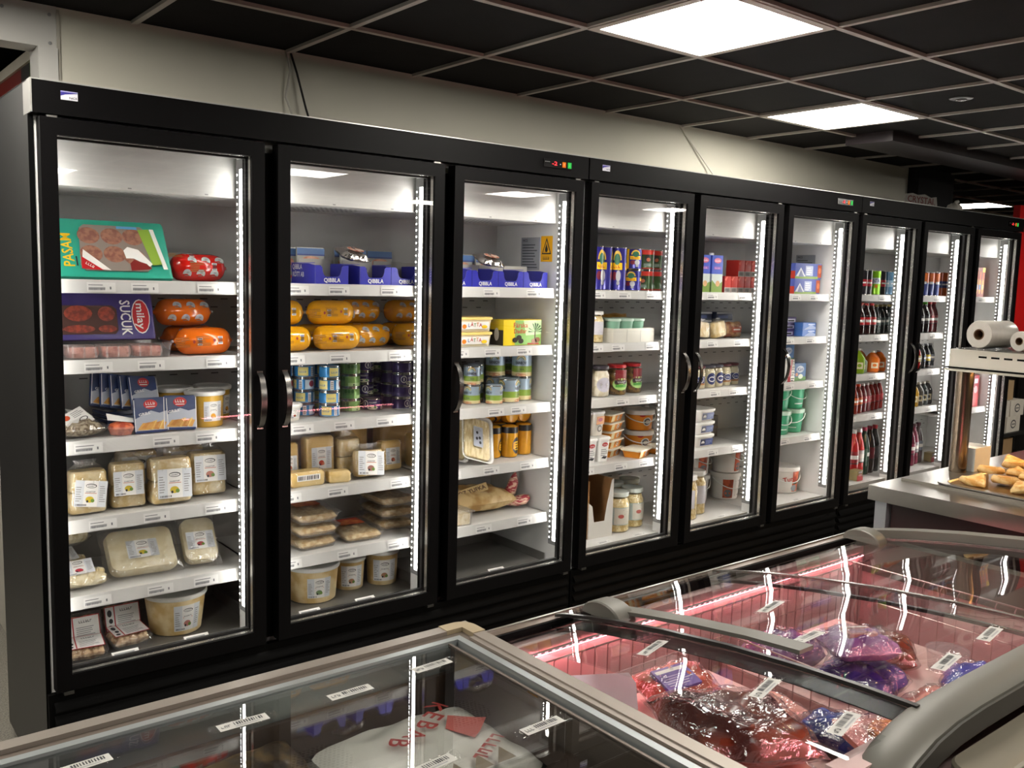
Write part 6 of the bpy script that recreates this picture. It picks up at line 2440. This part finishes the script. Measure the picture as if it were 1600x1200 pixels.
# ===== sixth door
z = zs(1, 0)
G = 'blue cream multipacks'
for k in range(2):
    put('cream', box_pack('cream_pack', 'cream pack', .27, .14, .0935, '46549a', p_cream), ['lower blue multipack with mountain picture, sixth door', 'upper blue multipack with mountain picture, sixth door'][k], (4.345 + .006 * k, .275, z + .0937 * k), (0, 0, -.02 * k), G)
z = zs(1, 1)
G = 'purple boxes'
for k in range(3):
    put('purb', box_pack('purple_box', 'box', .15, .10, .039, '46326c', p_purple), 'purple box on the second shelf, sixth door, ' + ['bottom', 'middle', 'top'][k], (4.250 + .012 * k, .315, z + .0394 * k), (0, 0, .05 * k), G)
G = 'blue boxes'
for k in range(2):
    put('bluebx', box_pack('blue_box', 'box', .15, .10, .042, '3a64a8', p_bluebox), ['lower blue box beside the purple ones, sixth door', 'upper blue box beside the purple ones, sixth door'][k], (4.405, .262, z + .0424 * k), (0, 0, .03), G)
z = zs(1, 2)
G = 'blue cheese cartons'
for k, (x, y, zz) in enumerate(((4.352, .26, 0), (4.355, .345, 0), (4.34, .345, 1))):
    put('kiri', box_pack('cheese_carton', 'carton', .125, .075, .108, '4a6c98', p_kiri), 'blue cheese carton on the third shelf, sixth door, ' + ['front', 'back lower', 'back upper'][k], (x, y, z + .1084 * zz), (0, 0, .0), G)
G = 'red and white packs'
for k in range(4):
    put('rw', box_pack('red_white_pack', 'pack', .075, .08, .034, 'd8d4cc', p_redwhite), 'red and white pack left of the blue cartons, ' + ['lowest', 'second', 'third', 'topmost'][k], (4.235, .245, z + .0344 * k), (0, 0, .1 * k), G)
z = zs(1, 3)
G = 'green pails'
grn = mat('4fb088', .3)
for k, (x, y, zz) in enumerate(((4.240, .285, 0), (4.405, .300, 0), (4.245, .30, 1), (4.412, .305, 1))):
    put('gpail', carry_pail(.062, .072, .150, grn, 'green'), 'green pail with white handle, sixth door, ' + ['lower left', 'lower right', 'upper left', 'upper right'][k], (x, y, z + .1504 * zz), (0, 0, [.2, -.3, -.3, .4][k]), G)
z = zs(1, 4)
G = 'white pails with red lettering'
for k, (x, y, zz) in enumerate(((4.385, .320, 0), (4.160, .42, 0), (4.160, .42, 1))):
    put('wpail', carry_pail(.084, .094, .168, mat('e4e2dc', .35), 'tuna'), 'white pail with red lettering on the bottom shelf, sixth door, ' + ['front right', 'back left, lower', 'back left, upper'][k], (x, y, z + .1684 * zz), (0, 0, [.1, .3, -.2][k]), G)

# ===== seventh door: drinks
z = zs(2, 0)
G = 'slim drink cans'
hcan = .166
for k, (x, y, kd, w_) in enumerate(((4.975, 0.213, 'dark', 'dark can at the left edge'), (5.050, 0.223, 'dark', 'dark can second from the left'), (5.185, 0.240, 'lime', 'lime green can with white band'), (5.270, 0.250, 'dark', 'dark can right of the lime one'),
                                    (5.355, 0.275, 'skyb', 'blue can beside the lime one'), (5.440, 0.290, 'skyb', 'blue can at the right edge'), (5.117, 0.310, 'dark', 'dark can behind the lime one'))):
    put('sc' + kd, can(.035, hcan, kd), w_ + ' on the top shelf, seventh door', (x, y, z), (0, 0, -.25 if kd == 'lime' else .2 * k), G)
z = zs(2, 1)
G = 'cola bottles with red labels'
mb = bottle(.210, .034, '2a1412', 'b01c20', 'b42020')
for k, (x, y) in enumerate(((4.980, 0.217), (5.057, 0.217), (5.135, 0.223), (5.005, 0.305), (5.085, 0.310), (5.165, 0.315))):
    put('cola', mb, 'dark bottle with red label, seventh door, ' + ['front left', 'front middle', 'front right', 'back left', 'back middle', 'back right'][k], (x, y, z), (0, 0, .3 * k), G)
mb2 = bottle(.200, .034, '1c2220', '3c4a48', '8a7a40')
for k, (x, y) in enumerate(((5.217, 0.237), (5.295, 0.250), (5.373, 0.265), (5.451, 0.275))):
    put('darkb', mb2, 'dark green bottle right of the red labelled ones, ' + nm[k] + ' in the row', (x, y, z), (0, 0, .4 * k), 'dark green bottles')
z = zs(2, 2)
put('greenj', juice_jug('7c9c1c', .168, .043), 'green juice bottle on the third shelf, seventh door', (5.007, 0.227, z))
put('palej', juice_jug('8a9a78', .120, .040), 'pale green juice bottle beside the green one, seventh door', (5.113, 0.265, z))
put('oranj', juice_jug('c8641c', .146, .042), 'orange juice bottle, left one of two, seventh door', (5.220, 0.240, z))
put('oranj', juice_jug('c8641c', .146, .042), 'orange juice bottle, right one of two, seventh door', (5.330, 0.255, z))
put('oranj', juice_jug('c8641c', .146, .042), 'orange juice bottle standing at the back, seventh door', (5.265, 0.360, z))
z = zs(2, 3)
G = 'red drink bottles on the fourth shelf'
cols = [('7a2a1e', 'c85a28', 'c04020'), ('6a2024', '9a3a44', 'c8c0c0'), ('8a2420', 'b02a30', 'd8d0d0')]
for k in range(7):
    a_, b_, c_ = cols[min(k // 2, 2)]
    put('rb%d' % min(k // 2, 2), bottle(.196, .032, a_, b_, c_), 'red bottle on the fourth shelf, seventh door, ' + nm[k] + ' from the left', (4.975 + .074 * k, 0.217 + .012 * k, z), (0, 0, .5 * k), G)
z = zs(2, 4)
G = 'large drink bottles on the bottom shelf'
cols = [('b81c20', '8a2028', 'c8c8cc'), ('c03030', 'd0d0d0', 'c8c8cc'), ('1e3a2a', '2c4a3a', 'a03050'), ('2a1614', '7a1c30', '8a2040'), ('1c1a1c', '3a3438', 'b02030')]
for k in range(5):
    a_, b_, c_ = cols[k]
    put('lb%d' % k, bottle(.330, .040, a_, b_, c_), 'large bottle on the bottom shelf, seventh door, ' + nm[k] + ' from the left', (5.045 + .088 * k, 0.235 + .012 * k, z), (0, 0, .5 * k), G)
put('bluec', snack_bag(.10, .20, .06, '8a90a0', 'a0a6b4', 4, None, 20), 'blue-grey pack at the left of the bottom shelf, seventh door', (4.955, 0.345, z))
put('tanc', box_pack('tan_pack', 'pack', .07, .06, .07, '8a7a50', p_snack), 'small tan pack in front on the bottom shelf, seventh door', (4.995, 0.170, z))

# ===== eighth door
z = zs(2, 0)
G = 'orange and blue cans'
for k in range(3):
    put('orab', can(.035, .172, 'orablue'), 'orange and blue can on the top shelf, eighth door, ' + nm[k] + ' from the left', (5.775 + .080 * k, 0.210, z), (0, 0, .3 * k), G)
for k in range(2):
    put('ambc', can(.035, .178, 'amber'), ['orange can right of the orange and blue ones, eighth door', 'orange can at the right end, eighth door'][k], (6.017 + .080 * k, 0.230, z), (0, 0, .3 * k), 'orange cans')
z = zs(2, 1)
for k, (cap, x) in enumerate((('e8c820', 5.755), ('58b428', 5.850), ('a02024', 5.935), ('a02024', 6.015))):
    put('bb' + cap, bottle(.222, .036, '1a1618' if k < 2 else '5a1a20', '2c2a30' if k < 2 else '7a2028', cap), 'dark bottle with ' + ['yellow cap', 'green cap', 'red cap, third from the left', 'red cap, fourth from the left'][k] + ' on the second shelf, eighth door', (x, .212 + .01 * k, z))
z = zs(2, 2)
for k, (a_, b_, x) in enumerate((('8a1c1c', 'c8b070', 5.755), ('20242c', '3a4a70', 5.840), ('1a1c22', 'c8b030', 5.930), ('20242c', '6a7080', 6.01))):
    put('en%d' % k, bottle(.178, .034, a_, b_, '8a8a90'), ['red and gold', 'dark blue', 'black and yellow', 'grey'][k] + ' drink bottle on the third shelf, eighth door', (x, .210 + .01 * k, z))
z = zs(2, 3)
for k, (a_, b_, x) in enumerate((('a8802a', 'c8a040', 5.760), ('5a5a58', 'a06030', 5.850), ('3a4040', '7a8a70', 5.935), ('4a4a4c', '8a8a80', 6.018))):
    put('fj%d' % k, juice_jug(a_, .17, .033), ['yellow', 'grey', 'dark green', 'pale grey'][k] + ' drink bottle on the fourth shelf, eighth door', (x, .212 + .01 * k, z))
z = zs(2, 4)
for k, (a_, b_, x) in enumerate((('6a2038', '8a2a4a', 5.815), ('7a2440', 'a8a0a8', 5.905), ('5a4a50', '707888', 6.005))):
    put('mg%d' % k, bottle(.30, .040, a_, b_, '5a3040'), ['dark red', 'red and white', 'grey'][k] + ' large bottle on the bottom shelf, eighth door', (x, .24 + .02 * k, z))
put('tanc', box_pack('tan_pack', 'pack', .07, .06, .07, '8a7a50', p_snack), 'small tan pack on the bottom shelf, eighth door', (6.115, 0.230, z))

# ===== ninth door
z = zs(2, 0)
put('opack', box_pack('drink_multipack', 'drink pack', .15, .10, .225, 'a8503c', p_orangepack), 'orange drink multipack on the top shelf, ninth door', (6.585, .232, z))
z = .90 - .0024
put('snk', box_pack('snack_pack', 'snack pack', .11, .08, .235, 'b8b0c0', p_snack), 'lilac and red snack pack, left one, ninth door', (6.560, .215, z))
put('snk2', box_pack('snack_pack', 'snack pack', .10, .08, .245, 'a83040', p_snack), 'red snack pack right of the lilac one, ninth door', (6.672, .225, z))
z = BASE[2] - .0026
put('mg9', bottle(.19, .036, '7a5a2c', 'c8a86a', '8a7a60'), 'small amber bottle on the bottom shelf, ninth door', (6.60, .24, z))

# ===== inside the flat chest freezer
def kebab_bag(label):
    t = thing('kebab_bag', label, 'food bag')
    MB().pillow(.20, .17, .04, mat('d6d2c6', .4, bump=.2, scale=30), (0, 0, .036), p=4, n=20, amp=.005, seed=15, tb=.035).build('bag', t)
    g = MB()
    fr = lambda u, v, d: Vector((u, v, .0845 + d - .35 * max(0, abs(u) - .10) ** 1.6 - .35 * max(0, abs(v) - .10) ** 1.6))
    rd = mat('b03a34', .45)
    th = 3.68
    for q, ch in enumerate('KEBAB'):
        g.text(fr, ch, .115 + q * .047 * cos(th) - .006 * (q - 2) ** 2 * .5, .105 + q * .047 * sin(th) + .004 * (q - 2) ** 2, .046, rd, None, th + .10 * (q - 2), 3)
    g.poly(fr, [(.06, .02), (.10, .07), (.15, .03), (.175, .02), (.12, -.03), (.09, -.05)], mat('c05a50', .45), 2)
    g.scrawl(fr, .09, -.10, .12, .03, rd, 3, th)
    for q in range(3):
        g.poly(fr, [(-.05 + q * .06, -.16), (-.01 + q * .06, -.11), (.0 + q * .06, -.16)], mat('8a7a60', .45), 2)
    g.build('print', t)
    return t


put('kebab', kebab_bag, 'white bag with red KEBAB lettering inside the flat glass chest freezer', (.445, -1.50, .702), (.0, 0, .0))
t = put('brownbag', snack_bag(.26, .17, .08, '3a2c1e', '6a5432', 8, None, 22), 'brown leafy frozen bag behind the white one in the chest freezer', (.10, -1.46, .702), (-1.35, 0, .1))
t = thing('freezer_box', 'flat pale box under the bags in the chest freezer', 'box', (.37, -1.56, .141))
MB().rtub([(.30, .27, .01, 0), (.30, .27, .01, .56)], mat('8a8478', .7)).build('carton', t)
for k, (x, c1, c2, lab) in enumerate(((-.10, '7a2a1c', 'a8503a', 'red frozen bag'), (-.45, '6a6258', '9a9084', 'grey frozen bag'), (-.8, '5a4a3a', '8a7a60', 'tan frozen bag'))):
    t = put('fz%d' % k, snack_bag(.30, .34, .16, c1, c2, 20 + k, None, 12), lab + ' lying in the chest freezer left of the pale box', (x - .14 - .03 * k, -1.66, .2325), (1.5, 0, .1 * k))
t = thing('freezer_box', 'wide pale box at the bottom of the chest freezer on the left', 'box', (-.55, -1.65, .141))
MB().rtub([(.55, .34, .01, 0), (.48, .34, .01, .09)], mat('7a7468', .7)).build('carton', t)

# ===== inside the island freezer
def lying_bag(w, l, h, c1, c2, seed, sc=12, film=True, lab=None, rough=.25):
    def mk(label):
        t = thing('frozen_bag', label, 'frozen food')
        MB().pillow(w / 2, l / 2, h * .55, two_tone(c1, c2, sc, rough, .5), (0, 0, h * .45), p=4, n=18, amp=h * .09, seed=seed, tb=h * .44).build('food', t)
        if film:
            MB().pillow(w * .53, l * .53, h * .60, FOILWRAP, (0, 0, h * .46), p=4, n=18, amp=h * .10, seed=seed + 1, tb=h * .455).build('film_bag', t)
        if lab:
            M = Matrix.Translation((lab[1], lab[2], h * 1.10)) @ Matrix.Rotation(lab[4] if len(lab) > 4 else 0, 4, 'Z')
            g = MB()
            fr = xf(lying(), M)
            g.prism([(-lab[3], -lab[3] * .7), (lab[3], -lab[3] * .7), (lab[3], lab[3] * .7), (-lab[3], lab[3] * .7)], fr, -h * .2, 0, mat(lab[0], .45))
            g.rect(fr, -lab[3] * .9, lab[3] * .9, lab[3] * .35, lab[3] * .55, PAPER, 2)
            g.lines(fr, -lab[3] * .8, lab[3] * .8, -lab[3] * .5, lab[3] * .2, 5, mat('c8b8d8', .5), 2, seed)
            g.build('label', t)
        return t
    return mk


B0 = .161
t = thing('freezer_box', 'deep white carton filling the left end of the island freezer', 'box', (1.25, -1.72, B0))
MB().rtub([(.345, .40, .01, 0), (.36, .40, .01, .43)], mat('d8b8b0', .6)).build('carton', t)
t = thing('freezer_box', 'deep white carton filling the middle of the island freezer', 'box', (2.03, -1.72, B0))
MB().rtub([(.33, .40, .01, 0), (.34, .40, .01, .43)], mat('d8b8b0', .6)).build('carton', t)
ZF = B0 + .4305
put('fb1', lying_bag(.35, .28, .09, '4a1c14', '7a3a26', 41, 8, True), 'large dark red meat pack on top at the left of the island freezer', (1.17, -1.76, ZF + .068), (.06, .06, -.45))
put('fb2', lying_bag(.38, .32, .06, 'c87868', 'd89888', 42, 10, True), 'pale pink meat pack under the dark red one', (1.17, -1.72, ZF), (0, 0, -.3))
put('fb3', lying_bag(.20, .12, .055, 'a01818', 'c83020', 43, 10, True), 'bright red film pack in front of the dark red one', (1.05, -2.06, ZF), (0, 0, .3))
put('fb4', lying_bag(.24, .16, .07, 'b84838', 'd07058', 44, 9, True, ('6a4aa0', -.02, .0, .062, .05)), 'meat pack with a purple label near the wire basket', (1.36, -1.42, ZF), (.30, 0, -.15))
put('fb5', lying_bag(.15, .18, .05, 'd89080', 'e8b0a0', 45, 9, True), 'pale meat pack beside the purple labelled one', (1.50, -1.64, ZF), (0, 0, -.1))
def patty_pack(label):
    t = thing('burger_pack', label, 'burger pack')
    MB().rtub([(.11, .095, .02, 0), (.12, .105, .022, .022)], mat('d89a90', .5)).build('tray', t)
    MB().lathe([(.060, .022), (.066, .03), (.062, .04), (.001, .043)], two_tone('8a4a1c', 'c88a3c', 45, .4, .7), 24).build('patty', t)
    MB().pillow(.12, .105, .026, FOILWRAP, (0, 0, .0225), p=5, n=14, amp=.003, seed=3, tb=.0005).build('film', t)
    return t


put('patty', patty_pack, 'pale pack with a round golden patty near the camera side rail', (1.46, -2.03, ZF + .088), (.0, .05, -.5))
put('fb6', lying_bag(.15, .20, .075, '2a3470', '4a5aa0', 46, 7, True), 'blue bag right of the round patty pack', (1.50, -1.86, ZF), (0, 0, .15))
put('fb7', lying_bag(.22, .18, .09, '6a3a78', 'a06a98', 47, 14, True), 'purple bag at the back of the middle section', (1.84, -1.45, ZF), (0, 0, -.2))
put('fb8', lying_bag(.22, .22, .09, '3a2a70', '5a4a98', 48, 8, True), 'dark violet bag in the middle of the middle section', (1.85, -1.71, ZF), (.0, 0, .15))
put('fb9', lying_bag(.20, .18, .09, 'a86a60', 'd09888', 49, 40, True), 'bag of pink nuggets near the camera side rail', (1.84, -1.97, ZF), (0, 0, -.1))
put('fb10', lying_bag(.20, .20, .08, '7a3a28', 'a85a3c', 50, 9, True), 'brown bag against the wire divider, right of the violet one', (2.13, -1.62, ZF), (0, 0, .6))
put('fb11', lying_bag(.18, .20, .09, '3a48a0', '5a6ac0', 51, 7, True), 'bright blue bag right of the pink nuggets', (2.10, -1.95, ZF), (0, 0, .4))
put('fb12', lying_bag(.20, .16, .07, '8a5a98', 'b48ab8', 52, 9, True, ('c89088', 0, 0, .045)), 'lilac pack with a pink label on the violet bag', (1.84, -1.70, ZF + .118), (.0, 0, -.5))
t = thing('paper_card', 'white paper card standing against the wire basket at the left', 'paper card', (1.02, -1.43, ZF + .001), (-.25, 0, -.32))
MB().prism([(-.14, 0), (.14, 0), (.14, .12), (.12, .15), (-.14, .17)], flat(), -.0012, 0, mat('f6f2ff', .6)).build('card', t)
t = thing('round_tub', 'clear round tub behind the wires at the right of the island freezer', 'tub', (2.25, -1.78, ZF))
MB().lathe([(.055, 0), (.062, .06)], HAZY, 24, caps=(True, False)).build('tub', t)
MB().lathe([(.066, .06), (.066, .066), (.001, .066)], HAZY, 24, caps=(False, False)).build('lid', t)
